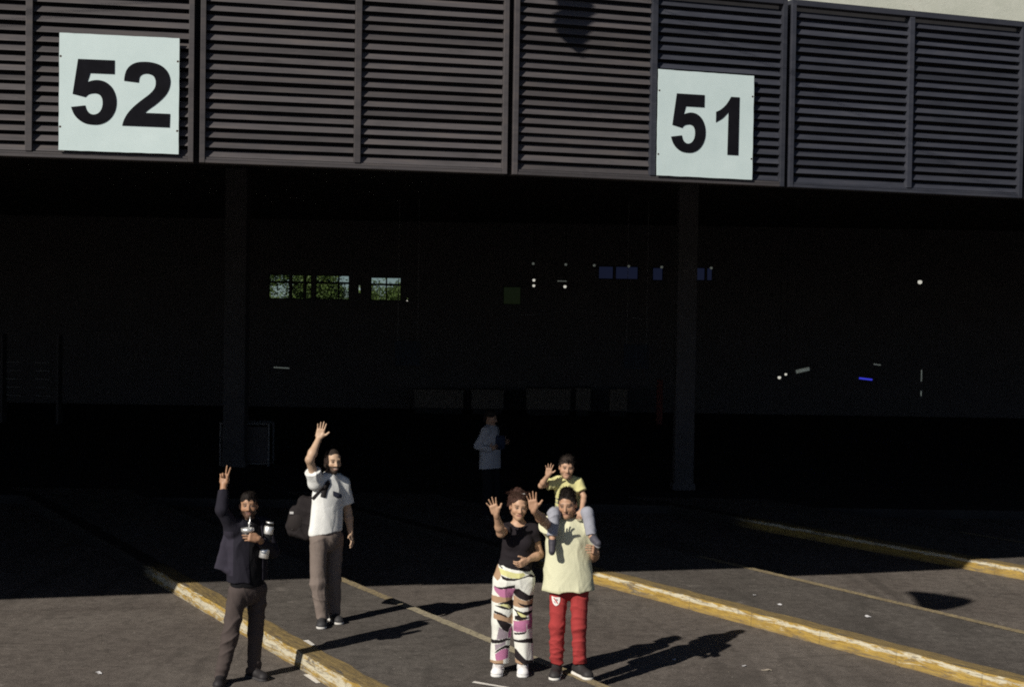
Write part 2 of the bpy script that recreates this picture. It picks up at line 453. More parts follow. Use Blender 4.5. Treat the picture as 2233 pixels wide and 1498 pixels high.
# ------------------------------------------------------------------ canopy: louvred fascia
KS = 0.97
BOT, FH = 3.43 + 1.27 * KS, 1.88 * KS
MODW = 2.89 * KS
J2 = Vector((-0.053, 13.52)) * KS; J1 = Vector((-2.871, 12.85)) * KS; J3 = Vector((2.733, 14.40)) * KS
J0 = J1 - MODW * Vector((math.cos(math.radians(10.5)), math.sin(math.radians(10.5))))
J4 = J3 + MODW * Vector((math.cos(math.radians(19)), math.sin(math.radians(19))))
J5 = J4 + MODW * Vector((math.cos(math.radians(22)), math.sin(math.radians(22))))
joints = [J0, J1, J2, J3, J4, J5]
PITCHZ = 0.0875 * KS
def slat_mesh(L):
    # blade leaning outwards at its foot, with a small drip lip
    prof = [(0.040, 0.058), (0.003, 0.006), (0.000, -0.003), (0.003, -0.004), (0.007, 0.004), (0.044, 0.056)]
    n = len(prof)
    return MB().add([(x, q, z) for x in (0.0, L) for q, z in prof],
                    [tuple(range(n - 1, -1, -1)), tuple(range(n, 2 * n))] + [(i, (i + 1) % n, n + (i + 1) % n, n + i) for i in range(n)]).mesh("slat")
louvre_labels = [
    "brown louvred canopy panel carrying the 52 sign",
    "brown louvred canopy panel between the 52 panel and the 51 panel",
    "brown and grey louvred canopy panel carrying the 51 sign",
    "blue grey louvred canopy panel right of the 51 sign, under the pale wall",
    "blue grey louvred canopy panel at the far right edge of the picture",
]
mod_frames = []
GAP, ST, MU = 0.026, 0.045, 0.056
rng = random.Random(12)
for i in range(5):
    a, b = joints[i], joints[i + 1]
    d = (b - a); L = d.length; rz = math.atan2(d.y, d.x)
    root = empty("louvre_panel", (a.x, a.y, BOT), rz)
    tag(root, louvre_labels[i], "louvre panel", "louvred panels of the canopy edge")
    mod_frames.append((a, rz, L))
    fm = [MATS["louvre_brown"]] * 2 if i < 2 else ([MATS["louvre_brown"], MATS["louvre_blue"]] if i == 2 else [MATS["louvre_blue"]] * 2)
    x0, x1 = GAP, L - GAP; xm = L / 2
    def fr(name, lo, hi, mt): MB().box(lo, hi).build(name, mt, root, bevel=0.003)
    fr("frame_stile", (x0, -0.035, 0), (x0 + ST, 0.07, FH), fm[0])
    fr("frame_stile", (x1 - ST, -0.035, 0), (x1, 0.07, FH), fm[1])
    fr("mullion", (xm - MU / 2, -0.032, 0.05), (xm + MU / 2, 0.07, FH - 0.06), fm[1])
    fr("bottom_rail", (x0 + ST + 0.001, -0.030, 0.0), (x1 - ST - 0.001, 0.07, 0.026), fm[0])
    fr("bottom_rail", (x0 + ST + 0.001, -0.022, 0.028), (x1 - ST - 0.001, 0.07, 0.048), fm[0])
    fr("top_rail", (x0 + ST + 0.001, -0.038, FH - 0.055), (x1 - ST - 0.001, 0.07, FH), fm[1])
    MB().box((-0.02, 0.16, 0.002), (L + 0.02, 0.18, FH - 0.01)).build("back_sheet", MATS["dark_void"], root)
    for h_, (s0, s1) in enumerate(((x0 + ST + 0.002, xm - MU / 2 - 0.002), (xm + MU / 2 + 0.002, x1 - ST - 0.002))):
        me = slat_mesh(s1 - s0); me.materials.append(fm[h_])
        n = int((FH - 0.11) / PITCHZ)
        for k in range(n + 1):
            z = 0.056 + k * PITCHZ
            if z + 0.075 > FH - 0.05: break
            o = bpy.data.objects.new("slat", me); COL.objects.link(o); o.parent = root
            o.location = (s0, -0.006 + rng.uniform(-0.003, 0.003), z + rng.uniform(-0.003, 0.003))
            o.rotation_euler = (rng.uniform(-0.05, 0.05), rng.uniform(-0.0016, 0.0016), 0)

# canopy roof and the rest of its edge outside the picture
JL = J0 - 30 * Vector((math.cos(math.radians(15)), math.sin(math.radians(15))))
JR = J5 + 26 * Vector((math.cos(math.radians(24)), math.sin(math.radians(24))))
edge = [JL] + joints + [JR]
off = [p + Vector((-0.05, 0.20)) for p in edge]
rf = MB().prism([(p.x, p.y) for p in off] + [(45, 46.0), (-45, 46.0)], BOT + FH - 0.30, BOT + FH - 0.03).build("canopy_roof", MATS["roof_dark"])
tag(rf, kind="structure")
for (a, b) in ((JL, J0), (J5, JR)):
    d = (b - a); o = MB().box((0, 0, 0), (d.length - 0.02, 0.18, FH)).build("canopy_edge", MATS["louvre_brown"], loc=(a.x, a.y, BOT), rz=math.atan2(d.y, d.x)); tag(o, kind="structure")
# steel edge beam behind the louvres
for i in range(5):
    a, rz, L = mod_frames[i]
    o = MB().box((0.03, 0.22, 0.10), (L - 0.03, 0.34, 0.40)).build("edge_beam", MATS["roof_dark"], loc=(a.x, a.y, BOT), rz=rz); tag(o, kind="structure")
# pale upper wall set back above the canopy
a, b = J2 + Vector((0, 3.2)), JR + Vector((0, 3.2)); d = b - a
o = MB().box((0, 0, 0), (d.length, 0.3, 6.0)).build("upper_wall", MATS["concrete_pale"], loc=(a.x, a.y, BOT + FH - 0.02), rz=math.atan2(d.y, d.x))
tag(o, "pale stained concrete wall above the canopy at top right", "wall")

# ------------------------------------------------------------------ bay number signs
FIVE = ([(0.094,0.998),(0.614,1.0),(0.614,0.79),(0.269,0.789),(0.23,0.648),(0.298,0.676),(0.387,0.687),(0.49,0.66),(0.578,0.585),(0.631,0.47),(0.646,0.353),(0.629,0.234),(0.578,0.128),(0.499,0.049),(0.401,0.006),(0.298,0.0),(0.195,0.018),(0.106,0.072),(0.041,0.151),(0.0,0.258),(0.201,0.29),(0.224,0.22),(0.269,0.17),(0.322,0.155),(0.381,0.176),(0.425,0.231),(0.446,0.312),(0.44,0.4),(0.407,0.457),(0.357,0.481),(0.298,0.478),(0.245,0.46),(0.204,0.417),(0.021,0.46)], {0,1,2,3,4,19,20,32,33})
TWO = ([(0.023,0.694),(0.033,0.781),(0.061,0.863),(0.119,0.935),(0.213,0.984),(0.341,1.0),(0.469,0.99),(0.586,0.949),(0.673,0.87),(0.719,0.754),(0.715,0.638),(0.673,0.531),(0.598,0.436),(0.493,0.339),(0.399,0.266),(0.341,0.211),(0.722,0.21),(0.717,0.0),(0.0,0.002),(0.026,0.091),(0.084,0.198),(0.177,0.306),(0.294,0.41),(0.411,0.507),(0.481,0.595),(0.5,0.678),(0.486,0.752),(0.446,0.798),(0.376,0.819),(0.306,0.807),(0.259,0.764),(0.243,0.675)], {0,15,16,17,18,31})
ONE = ([(0.28,1.0),(0.442,1.0),(0.438,0.0),(0.228,0.0),(0.235,0.734),(0.129,0.626),(0.0,0.547),(0.0,0.727),(0.09,0.772),(0.195,0.868)], {0,1,2,3,4,6,7})
def outline(g_, n=5):
    pts, corner = g_; P = [Vector(p) for p in pts]; N = len(P); out = []
    for i in range(N):
        a, b = P[i], P[(i + 1) % N]
        p0 = a if i in corner else P[i - 1]; p3 = b if (i + 1) % N in corner else P[(i + 2) % N]
        if i in corner and (i + 1) % N in corner: out.append(a); continue
        for k in range(n):
            t = k / n
            out.append(0.5 * (2 * a + (b - p0) * t + (2 * p0 - 5 * a + 4 * b - p3) * t * t + (3 * a - p0 - 3 * b + p3) * t ** 3))
    return out
def digit(name, g_, x, z, h, parent, sx=1.0):
    pts = outline(g_)
    bm = bmesh.new()
    vs = [bm.verts.new((x + p.x * h * sx, -0.0046, z + p.y * h)) for p in pts]
    f = bm.faces.new(vs)
    ex = bmesh.ops.extrude_face_region(bm, geom=[f])
    for v in ex["geom"]:
        if isinstance(v, bmesh.types.BMVert): v.co.y += 0.003
    bmesh.ops.triangulate(bm, faces=bm.faces[:]); bmesh.ops.recalc_face_normals(bm, faces=bm.faces[:])
    me = bpy.data.meshes.new(name); bm.to_mesh(me); bm.free()
    return link(name, me, MATS["sign_black"], parent)
SG = 1.0
def bay_sign(mod, u, zb, digits, label):
    a, rz, L = mod_frames[mod]
    d = Vector((math.cos(rz), math.sin(rz))); n = Vector((math.sin(rz), -math.cos(rz)))
    p = a + d * u + n * 0.052
    root = empty("bay_sign", (p.x, p.y, BOT + zb), rz); tag(root, label, "sign", "bay number signs")
    # sheet with small bites where the clips have rusted at the edge
    r2 = random.Random(len(label)); pts = []
    def side(p0, p1, notches):
        p0, p1 = Vector(p0), Vector(p1)
        for t in sorted(set([i / 16 for i in range(16)])):
            q = p0.lerp(p1, t); pts.append((q.x + r2.uniform(-0.0015, 0.0015), q.y + r2.uniform(-0.0015, 0.0015)))
    side((0, 0), (SG, 0), 0); side((SG, 0), (SG, SG), 0); side((SG, SG), (0, SG), 0); side((0, SG), (0, 0), 0)
    n_ = len(pts)
    MB().add([(x, 0, z) for x, z in pts] + [(x, 0.012, z) for x, z in pts],
             [tuple(range(n_)), tuple(range(2 * n_ - 1, n_ - 1, -1))] + [(i, n_ + i, n_ + (i + 1) % n_, (i + 1) % n_) for i in range(n_)]).build("plate", MATS["sign_white"], root)
    for (g_, nm, x) in digits: digit(nm, g_, x * SG, 0.228 * SG, 0.556 * SG, root, 1.05 if g_ is FIVE and len(label) % 2 == len("white bay sign reading fifty-two, left of the two signs") % 2 else 1.0)
    for (x, z) in ((0.012, 0.20), (0.012, 0.80), (SG - 0.012, 0.20), (SG - 0.012, 0.80)):
        MB().lathe([(0.013, -0.006), (0.013, -0.002), (0.007, 0.0)], (x, -0.001, z * SG), (0, -1, 0), 8).build("bolt", MATS["rust"], root)
    for z in (0.3, 0.7):
        MB().box((0.06, 0.014, z), (SG - 0.06, 0.030, z + 0.03)).build("mounting_rail", MATS["louvre_brown"], root)
def u_of(mod, x, y):
    a, rz, L = mod_frames[mod]; return (Vector((x, y)) - a).dot(Vector((math.cos(rz), math.sin(rz))))
bay_sign(0, u_of(0, -3.518 * KS, 12.66 * KS) - SG / 2, 0.062, [(FIVE, "numeral_five", 0.10), (TWO, "numeral_two", 0.525)], "white bay sign reading fifty-two, left of the two signs")
bay_sign(2, u_of(2, 1.888 * KS, 14.05 * KS) - SG / 2, 0.050, [(FIVE, "numeral_five", 0.137), (ONE, "numeral_one", 0.602)], "white bay sign reading fifty-one, right of the two signs")
# ------------------------------------------------------------------ hall behind the platforms
HY = 46.0   # rear wall of the hall
def column(x, y, w, label):
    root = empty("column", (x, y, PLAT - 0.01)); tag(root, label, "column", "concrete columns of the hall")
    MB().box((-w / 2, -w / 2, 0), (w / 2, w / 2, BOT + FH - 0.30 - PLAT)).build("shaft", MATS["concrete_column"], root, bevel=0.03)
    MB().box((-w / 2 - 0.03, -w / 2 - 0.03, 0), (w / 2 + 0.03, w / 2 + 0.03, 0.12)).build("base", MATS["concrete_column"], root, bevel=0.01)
column(3.206, 26.3, 0.36, "shadowed concrete column behind the 51 bay, right of the family")
column(-5.60, 28.9, 0.44, "dim concrete column behind the man with the raised fingers")

# rear wall with clerestory openings; X ranges at y = HY, z range
def X_at(px): return (px - 1116.5) / 3100.0 * HY
opens = [(X_at(584), X_at(630), 3.62, 4.42), (X_at(633), X_at(661), 3.62, 4.42), (X_at(664), X_at(678), 3.62, 4.42), (X_at(686), X_at(760), 3.62, 4.42),
         (X_at(779), X_at(784), 3.85, 4.10), (X_at(806), X_at(873), 3.62, 4.38), (X_at(884), X_at(888), 3.62, 3.72),
         (X_at(1095), X_at(1135), 3.55, 4.15),
         (X_at(1302), X_at(1336), 4.42, 4.86), (X_at(1339), X_at(1390), 4.42, 4.86), (X_at(1420), X_at(1444), 4.40, 4.84), (X_at(1515), X_at(1536), 4.42, 4.86), (X_at(1538), X_at(1552), 4.42, 4.86)]
wb = MB(); ZT = 6.4
wb.box((-45, HY, 0.10), (45, HY + 0.25, 3.55)); wb.box((-45, HY, 4.86), (45, HY + 0.25, ZT))
xs = [-45]
for (a, b, z0, z1) in opens:
    wb.box((xs[-1], HY + 0.003, 3.53), (a, HY + 0.247, 4.88)); xs.append(b)
    if z0 > 3.552: wb.box((a - 0.01, HY + 0.006, 3.53), (b + 0.01, HY + 0.244, z0))
    if z1 < 4.858: wb.box((a - 0.01, HY + 0.006, z1), (b + 0.01, HY + 0.244, 4.88))
wb.box((xs[-1], HY + 0.003, 3.53), (45, HY + 0.247, 4.88))
hall = empty("hall_wall", (0, 0, 0)); tag(hall, "dark rear wall of the hall with small high windows", "wall")
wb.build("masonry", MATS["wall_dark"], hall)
for i, (a, b, z0, z1) in enumerate(opens):
    if i in (4, 6): continue
    w = MB(); t = 0.03
    w.box((a, HY + 0.05, z0), (b, HY + 0.10, z0 + t)); w.box((a, HY + 0.05, z1 - t), (b, HY + 0.10, z1))
    w.box((a, HY + 0.051, z0 + t), (a + t, HY + 0.099, z1 - t)); w.box((b - t, HY + 0.051, z0 + t), (b, HY + 0.099, z1 - t))
    wf = w.build("window_frame", MATS["dark_void"], hall)
    if i < 7: MB().box((a + t, HY + 0.048, z0 + (z1 - z0) * 0.64), (b - t, HY + 0.102, z0 + (z1 - z0) * 0.64 + 0.07)).build("transom", MATS["dark_void"], wf)
    if i == 3: MB().box((X_at(735), HY + 0.047, z0), (X_at(738), HY + 0.103, z1)).build("mullion", MATS["dark_void"], wf)
    if i == 5: MB().box((X_at(839), HY + 0.047, z0), (X_at(842), HY + 0.103, z1)).build("mullion", MATS["dark_void"], wf)
    MB().box((a + t, HY + 0.07, z0 + t), (b - t, HY + 0.075, z1 - t)).build("pane", MATS["glass_blue" if i > 7 else "glass_green" if i == 7 else "glass_clear"], wf)
# side and end walls that close the hall
for (lo, hi) in (((-45.3, 20, 0), (-45, HY, ZT)), ((45, 26, 0), (45.3, HY, ZT))):
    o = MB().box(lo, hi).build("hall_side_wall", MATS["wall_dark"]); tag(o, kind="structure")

# open metal display stand near the left column
root = empty("metal_stand", (-5.42, 29.2, PLAT - 0.008)); tag(root, "open metal frame stand in the shade left of the bearded man", "stand")
W, D, Hh = 0.98, 0.55, 0.86; t = 0.022
for x in (-W / 2, W / 2):
    for y in (-D / 2, D / 2): MB().tube([(x, y, 0), (x, y, Hh)], t, 8).build("leg", MATS["steel_frame"], root)
for z in (0.05, Hh):
    for y in (-D / 2, D / 2): MB().tube([(-W / 2, y, z), (W / 2, y, z)], t, 8).build("rail", MATS["steel_frame"], root)
    for x in (-W / 2, W / 2): MB().tube([(x, -D / 2, z), (x, D / 2, z)], t, 8).build("rail", MATS["steel_frame"], root)
MB().box((-W / 2 + 0.03, -D / 2 - 0.004, 0.08), (W / 2 - 0.03, -D / 2 + 0.004, Hh - 0.06)).build("front_panel", MATS["wall_dark"], root)

# ticket counters along the back of the hall
def counter(px0, px1, top, label):
    x0, x1 = X_at(px0) * 44 / HY, X_at(px1) * 44 / HY
    root = empty("ticket_counter", ((x0 + x1) / 2, 44, PLAT - 0.008)); tag(root, label, "counter", "counters at the back of the hall"); w = (x1 - x0) / 2
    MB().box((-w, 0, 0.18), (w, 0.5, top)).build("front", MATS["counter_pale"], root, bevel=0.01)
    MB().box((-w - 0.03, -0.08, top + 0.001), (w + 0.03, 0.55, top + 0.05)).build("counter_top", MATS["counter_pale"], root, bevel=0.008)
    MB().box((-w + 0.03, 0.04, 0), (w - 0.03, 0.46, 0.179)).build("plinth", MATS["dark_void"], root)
counter(905, 1012, 0.70, "dim pale counter left of the person in the pale jacket")
counter(1030, 1100, 0.72, "dim pale counter behind the person in the pale jacket")
counter(1150, 1246, 0.78, "widest dim pale counter above the child's head")
counter(1258, 1290, 0.82, "narrow dim counter just right of the widest one")
counter(1332, 1370, 0.80, "narrow dim counter left of the red panel")
MB().box((-0.09, 0, 0), (0.09, 0.08, 1.30)).build("red_panel", MATS["red_panel"], None, bevel=0.01, loc=((1441 - 1116.5) / 3100 * 41, 41, PLAT))
tag(bpy.data.objects["red_panel"], "narrow dark red upright panel beside the concrete column", "panel")

# hanging blue boards
for px, lab in ((889, "dim blue hanging board above the bearded man's right"), (1388, "dim blue hanging board left of the concrete column")):
    root = empty("hanging_board", ((px - 1116.5) / 3100 * 36, 36, 1.95)); tag(root, lab, "sign", "blue boards in the hall")
    MB().box((-0.32, -0.02, 0), (0.32, 0.02, 0.62)).build("panel", MATS["blue_panel"], root, bevel=0.006)
    for x in (-0.25, 0.25): MB().tube([(x, 0, 0.62), (x, 0, BOT + FH - 0.31 - 1.95)], 0.006, 6).build("rod", MATS["steel_frame"], root)

# small lit lamps in the hall
def hall_lamp(px, py, y, r, mat, lab):
    x = (px - 1116.5) / 3100 * y; z = CAM_H + (673 + 0.0156 * (px - 1116) - py) / 3100 * y
    root = empty("hall_lamp", (x, y, z)); tag(root, lab, "lamp", "small lamps inside the hall")
    MB().lathe([(r * 0.3, -r), (r * 0.85, -r * 0.6), (r, 0), (r * 0.85, r * 0.5), (r * 0.4, r * 0.7)], n=12).build("globe", MATS[mat], root, smooth=True)
    MB().lathe([(r * 0.5, r * 0.7), (r * 0.45, r * 1.2), (r * 0.15, r * 1.4)], n=10).build("cap", MATS["steel_frame"], root)
    MB().tube([(0, 0, r * 1.4), (0, 0, BOT + FH - 0.31 - z)], 0.008, 5).build("cord", MATS["dark_void"], root)
hall_lamp(2003, 615, 40, 0.062, "lamp_white", "single bright white lamp at the right of the dark hall")
hall_lamp(1162, 611, 43, 0.045, "lamp_white", "upper of two small lamps, left of the strip lamp")
hall_lamp(1162, 623, 44, 0.045, "lamp_white", "lower of two small lamps, left of the strip lamp")
hall_lamp(1230, 625, 44, 0.05, "lamp_white", "small lamp just under the thin strip lamp")
hall_lamp(1701, 823, 38, 0.045, "lamp_white", "left lamp of the low pair beside the pale tube")
hall_lamp(1715, 816, 38, 0.035, "lamp_white", "right lamp of the low pair beside the pale tube")
for i, px in enumerate((1160, 1231, 1293, 1368, 1440, 1548)):
    hall_lamp(px, 575 + i * 1.9, 42, 0.042, "lamp_dim", "%s dim lamp from the left in the row under the hall roof" % ("first", "second", "third", "fourth", "fifth", "sixth")[i])
def tube_lamp(p0, p1, y, r, mat, lab):
    def w(p): return Vector(((p[0] - 1116.5) / 3100 * y, y, CAM_H + (673 + 0.0156 * (p[0] - 1116) - p[1]) / 3100 * y))
    a, b = w(p0), w(p1); c = (a + b) / 2
    root = empty("tube_lamp", c); tag(root, lab, "lamp", "tube lamps inside the hall")
    MB().tube([a - c, b - c], r, 8).build("tube", MATS[mat], root, smooth=True)
    for e, s in ((a - c, 1), (b - c, -1)):
        dd = (b - a).normalized() * 0.03 * s; MB().tube([e - dd, e + dd * 0.2], r * 1.25, 8).build("end_cap", MATS["steel_frame"], root)
tube_lamp((1874, 824.5), (1904, 828), 40, 0.026, "lamp_blue", "short blue tube lamp low in the dark hall")
tube_lamp((1736, 811), (1766, 804), 38, 0.05, "lamp_dim", "slanted dim white tube beside the low pair of lamps")
tube_lamp((1905, 794), (1922, 796), 40, 0.016, "lamp_dim", "thin white tube above the blue tube")
tube_lamp((2011, 806), (2011, 832), 40, 0.018, "lamp_dim", "upper upright dim tube at the right of the hall")
tube_lamp((2011, 852), (2011, 864), 40, 0.018, "lamp_dim", "lower upright dim tube at the right of the hall")
tube_lamp((1213, 613), (1234, 613.5), 43, 0.014, "lamp_dim", "thin strip lamp above the small round lamp")
tube_lamp((597, 801), (632, 803), 42, 0.018, "lamp_dim", "pale strip on the wall above the man in white")
# shelf edges at far left
root = empty("shelf_rack", (-12.9, 38, PLAT)); tag(root, "dim rack with thin pale shelf edges at far left", "rack")
for sx in (-0.75, 0.75):
    MB().box((sx - 0.03, 0, 0), (sx + 0.03, 0.35, 2.4)).build("post", MATS["wall_dark"], root)
for k in range(5):
    for x0, x1 in ((-0.62, -0.2), (0.15, 0.55)):
        MB().box((x0 + 0.03 * (k % 2), -0.02, 0.75 + k * 0.222), (x1, 0.30, 0.765 + k * 0.222)).build("shelf", MATS["steel_frame"], root)
# sagging cable strung across the hall
pts = []
for i in range(41):
    t = i / 40; px = 1108 + t * 295; py = 688 - 7 * math.sin(t * 3.1) + 3 * math.sin(t * 9) + (6 if t > 0.85 else 0) * (t - 0.85) * 6
    pts.append(((px - 1116.5) / 3100 * 40, 40, CAM_H + (675 - py) / 3100 * 40))
MB().tube(pts, 0.010, 5).build("cable", MATS["steel_frame"])
tag(bpy.data.objects["cable"], "thin sagging cable strung across the dark hall", "cable")

# ------------------------------------------------------------------ outside beyond the hall
def mat_leaf():
    t = NT("leaf", 0.6, 0.3); oi = t.node("ShaderNodeTexCoord")
    n = t.noise(oi.outputs["Object"], 1.1, 3); n2 = t.noise(oi.outputs["Object"], 9, 2)
    c = t.ramp(n, [(0.3, (0.035, 0.065, 0.015)), (0.6, (0.085, 0.125, 0.03)), (0.75, (0.13, 0.16, 0.05))])
    t.color(t.mix(t.ramp(n2, [(0.3, g3(0)), (0.7, g3(0.6))]), c, (0.05, 0.085, 0.02)))
    t.p.inputs["Transmission Weight"].default_value = 0.0
    return t.m
mat_leaf(); mat_plain("bark", (0.10, 0.075, 0.05), 0.95, 0.35, 12, 0.5)
def tree(x, y, h, cr, cz, seed, label):
    r = random.Random(seed); root = empty("tree", (x, y, 0)); tag(root, label, "tree", "trees beyond the hall")
    tb = MB(); top = Vector((r.uniform(-0.3, 0.3), r.uniform(-0.3, 0.3), cz))
    tb.tube([(0, 0, -0.1), (0.05, 0, cz * 0.4), top * 0.8, top], [0.2, 0.15, 0.11, 0.06], 8)
    tips = []
    for k in range(9):
        a = r.uniform(0, 6.28); e = r.uniform(0.1, 1.0); L = cr * r.uniform(0.5, 0.95); s = top * r.uniform(0.55, 1.0)
        tip = s + Vector((math.cos(a) * math.cos(e), math.sin(a) * math.cos(e), math.sin(e) * (h - cz) / cr)) * L
        tb.tube([s, s.lerp(tip, 0.5) + Vector((0, 0, 0.12)), tip], [0.06, 0.04, 0.015], 5); tips.append(tip); tips.append(s.lerp(tip, 0.6))
    tb.build("trunk", MATS["bark"], root, smooth=True)
    vs = []; fs = []
    cl = [(t, r.uniform(0.35, 0.75)) for t in tips]
    for k in range(14):
        a, e, q = r.uniform(0, 6.28), r.uniform(-0.5, 1.4), r.uniform(0.4, 1.0)
        cl.append((top + Vector((math.cos(a) * math.cos(e) * cr * q, math.sin(a) * math.cos(e) * cr * q, math.sin(e) * (h - cz) * q)), r.uniform(0.3, 0.7)))
    for c, rad in cl:
        for _ in range(int(620 * rad)):
            p = c + Vector((r.gauss(0, 0.5), r.gauss(0, 0.5), r.gauss(0, 0.42))) * rad
            d1 = Vector((r.uniform(-1, 1), r.uniform(-1, 1), r.uniform(-1, 0.3))).normalized(); d2 = d1.orthogonal().normalized(); L = r.uniform(0.09, 0.17)
            d2 = (d2 * math.cos(r.uniform(0, 3)) + d1.cross(d2) * math.sin(r.uniform(0, 3)))
            n = len(vs); vs += [tuple(p), tuple(p + d1 * L * 0.5 + d2 * L * 0.3), tuple(p + d1 * L), tuple(p + d1 * L * 0.5 - d2 * L * 0.3)]; fs.append((n, n + 1, n + 2, n + 3))
    me = bpy.data.meshes.new("crown"); me.from_pydata(vs, [], fs); link("crown", me, MATS["leaf"], root)
tree(-11.0, 66, 6.6, 1.5, 3.6, 1, "leafy tree seen through the leftmost high window")
tree(-10.0, 69, 7.0, 1.4, 3.8, 2, "leafy tree behind the narrow second and third windows")
tree(-9.05, 67, 6.4, 1.15, 3.6, 3, "leafy tree filling the wide fourth window")
tree(-7.3, 74, 4.6, 1.6, 2.9, 4, "low tree under the sky in the right pair of panes")
tree(-6.0, 73, 4.9, 1.5, 3.0, 5, "low tree at the right edge of the right window")
# pale flat roofed shed outside
root = empty("shed", (-5.35, 64, 0)); tag(root, "white flat roofed shed outside, low in the right window", "shed")
mat_plain("white_paint", (0.78, 0.78, 0.74), 0.6, 0.05)
MB().box((-0.75, 0, 0), (0.75, 2.5, 3.60)).build("wall", MATS["white_paint"], root); MB().box((-0.85, -0.1, 3.601), (0.85, 2.6, 3.72)).build("roof", MATS["white_paint"], root)

# ------------------------------------------------------------------ added unseen shadow casters on wires, shaped for the two odd shadows
mat_plain("rig_grey", (0.22, 0.22, 0.23), 0.5, 0.15, 5)
def at_shadow(p, t): return Vector(p) + TO_SUN * t
span_h = 7.4
S1 = at_shadow((5.08, 16.98, 0), 11.6); S2 = at_shadow((0.42 * KS, 13.62 * KS, 3.43 + 2.79 * KS), 3.4)
def mast(x, y, h, lab):  # added unseen supports for the shadow casters
    root = empty("mast", (x, y, 0)); tag(root, lab, "mast", "added masts for the shadow casters")
    MB().tube([(0, 0, 0), (0, 0, h)], [0.11, 0.07], 12).build("pole", MATS["rig_grey"], root, smooth=True)
    MB().lathe([(0.2, 0), (0.2, 0.03), (0.12, 0.05)], n=12).build("base_plate", MATS["rig_grey"], root)
mast(-19.0, 4.5, 9.2, "tall grey mast added outside the picture on the left to hold the shadow casters"); mast(17.0, 6.0, 9.2, "tall grey mast added outside the picture on the right to hold the shadow casters")
def span(p, lab):  # added wire that carries a shadow caster
    pts = []; A, B = Vector((-19, 4.5, 9.0)), Vector((17, 6.0, 9.0)); p = Vector(p)
    for i in range(13): pts.append(A.lerp(p, i / 12) + Vector((0, 0, -0.25 * math.sin(math.pi * i / 12))))
    for i in range(1, 13): pts.append(p.lerp(B, i / 12) + Vector((0, 0, -0.25 * math.sin(math.pi * i / 12))))
    o = MB().tube(pts, 0.005, 5).build("caster_wire", MATS["rig_grey"]); tag(o, lab, "wire")
# added unseen plate, outline cut to the shadow on the lane: rounded triangular hood
d_perp = Vector((math.cos(SUN_AZ), -math.sin(SUN_AZ), 0))
root = empty("lane_shadow_caster", S1); tag(root, "added plate outside the picture that casts the dark shadow on the right lane", "lamp")
caster_plate = [(-0.47, 0.25), (-0.36, 0.29), (-0.18, 0.31), (0.04, 0.31), (0.22, 0.30), (0.34, 0.26), (0.40, 0.18), (0.40, 0.06), (0.37, -0.08), (0.32, -0.20), (0.25, -0.28), (0.16, -0.31), (0.06, -0.28), (-0.06, -0.17), (-0.18, -0.03), (-0.30, 0.10), (-0.41, 0.19)]
vs = []
for s in (-0.06, 0.06):
    for (a, z) in caster_plate:
        q = d_perp * a + Vector((math.sin(SUN_AZ), math.cos(SUN_AZ), 0)) * s; vs.append((q.x, q.y, z))
n = len(caster_plate)
MB().add(vs, [tuple(range(n)), tuple(range(2 * n - 1, n - 1, -1))] + [(i, n + i, n + (i + 1) % n, (i + 1) % n) for i in range(n)]).build("caster_plate", MATS["rig_grey"], root, bevel=0.01)
MB().tube([(0, 0, 0.31), (0, 0, 0.5)], 0.01, 6).build("hanger", MATS["rig_grey"], root)
span(S1 + Vector((0, 0, 0.5)), "added thin wire carrying the caster of the lane shadow")
root = empty("louvre_shadow_caster", S2); tag(root, "added small grey block outside the picture that casts the shadow on the louvres", "lamp")  # added unseen block, shaped to throw the shadow on the louvres
MB().add([(x, y, z) for y in (-0.05, 0.05) for (x, z) in ((-0.13, 0.30), (0.16, 0.30), (0.12, 0.02), (0.10, -0.12), (0.07, -0.22), (-0.05, -0.13), (-0.06, 0.0), (-0.03, 0.10))],
         [tuple(range(8)), tuple(range(15, 7, -1))] + [(i, 8 + i, 8 + (i + 1) % 8, (i + 1) % 8) for i in range(8)]).build("caster_block", MATS["rig_grey"], root, bevel=0.006)
MB().tube([(0, 0, 0.3), (0, 0, 0.6)], 0.008, 6).build("hanger", MATS["rig_grey"], root)
span(S2 + Vector((0, 0, 0.6)), "added thin wire carrying the caster of the louvre shadow")

# ------------------------------------------------------------------ litter
mat_plain("paper", (0.55, 0.55, 0.57), 0.8, 0.2); mat_plain("paper_tan", (0.32, 0.28, 0.23), 0.8, 0.2)
lit = [(4.50, 16.0, 0, 0.20, 0.10, "long white scrap of paper on the asphalt near the dark shadow"), (3.90, 15.34, PLAT, 0.12, 0.09, "small white scrap on the right platform"), (2.49, 13.55, 0, 0.16, 0.08, "white scrap on the lane below the yellow kerb"),
       (-3.775, 13.07, 0, 0.14, 0.07, "white scrap on the asphalt at lower left"), (1.64, 13.9, 0, 0.10, 0.06, "tiny white scrap on the lane right of the red trousers"), (2.30, 13.7, 0, 0.07, 0.05, "tiny scrap beside the white scrap on the lane"),
       (2.85, 16.4, PLAT, 0.07, 0.05, "tiny white scrap on the right platform by the yellow kerb"), (3.05, 15.9, PLAT, 0.10, 0.08, "crumpled white scrap on the middle of the right platform")]
rr = random.Random(5)
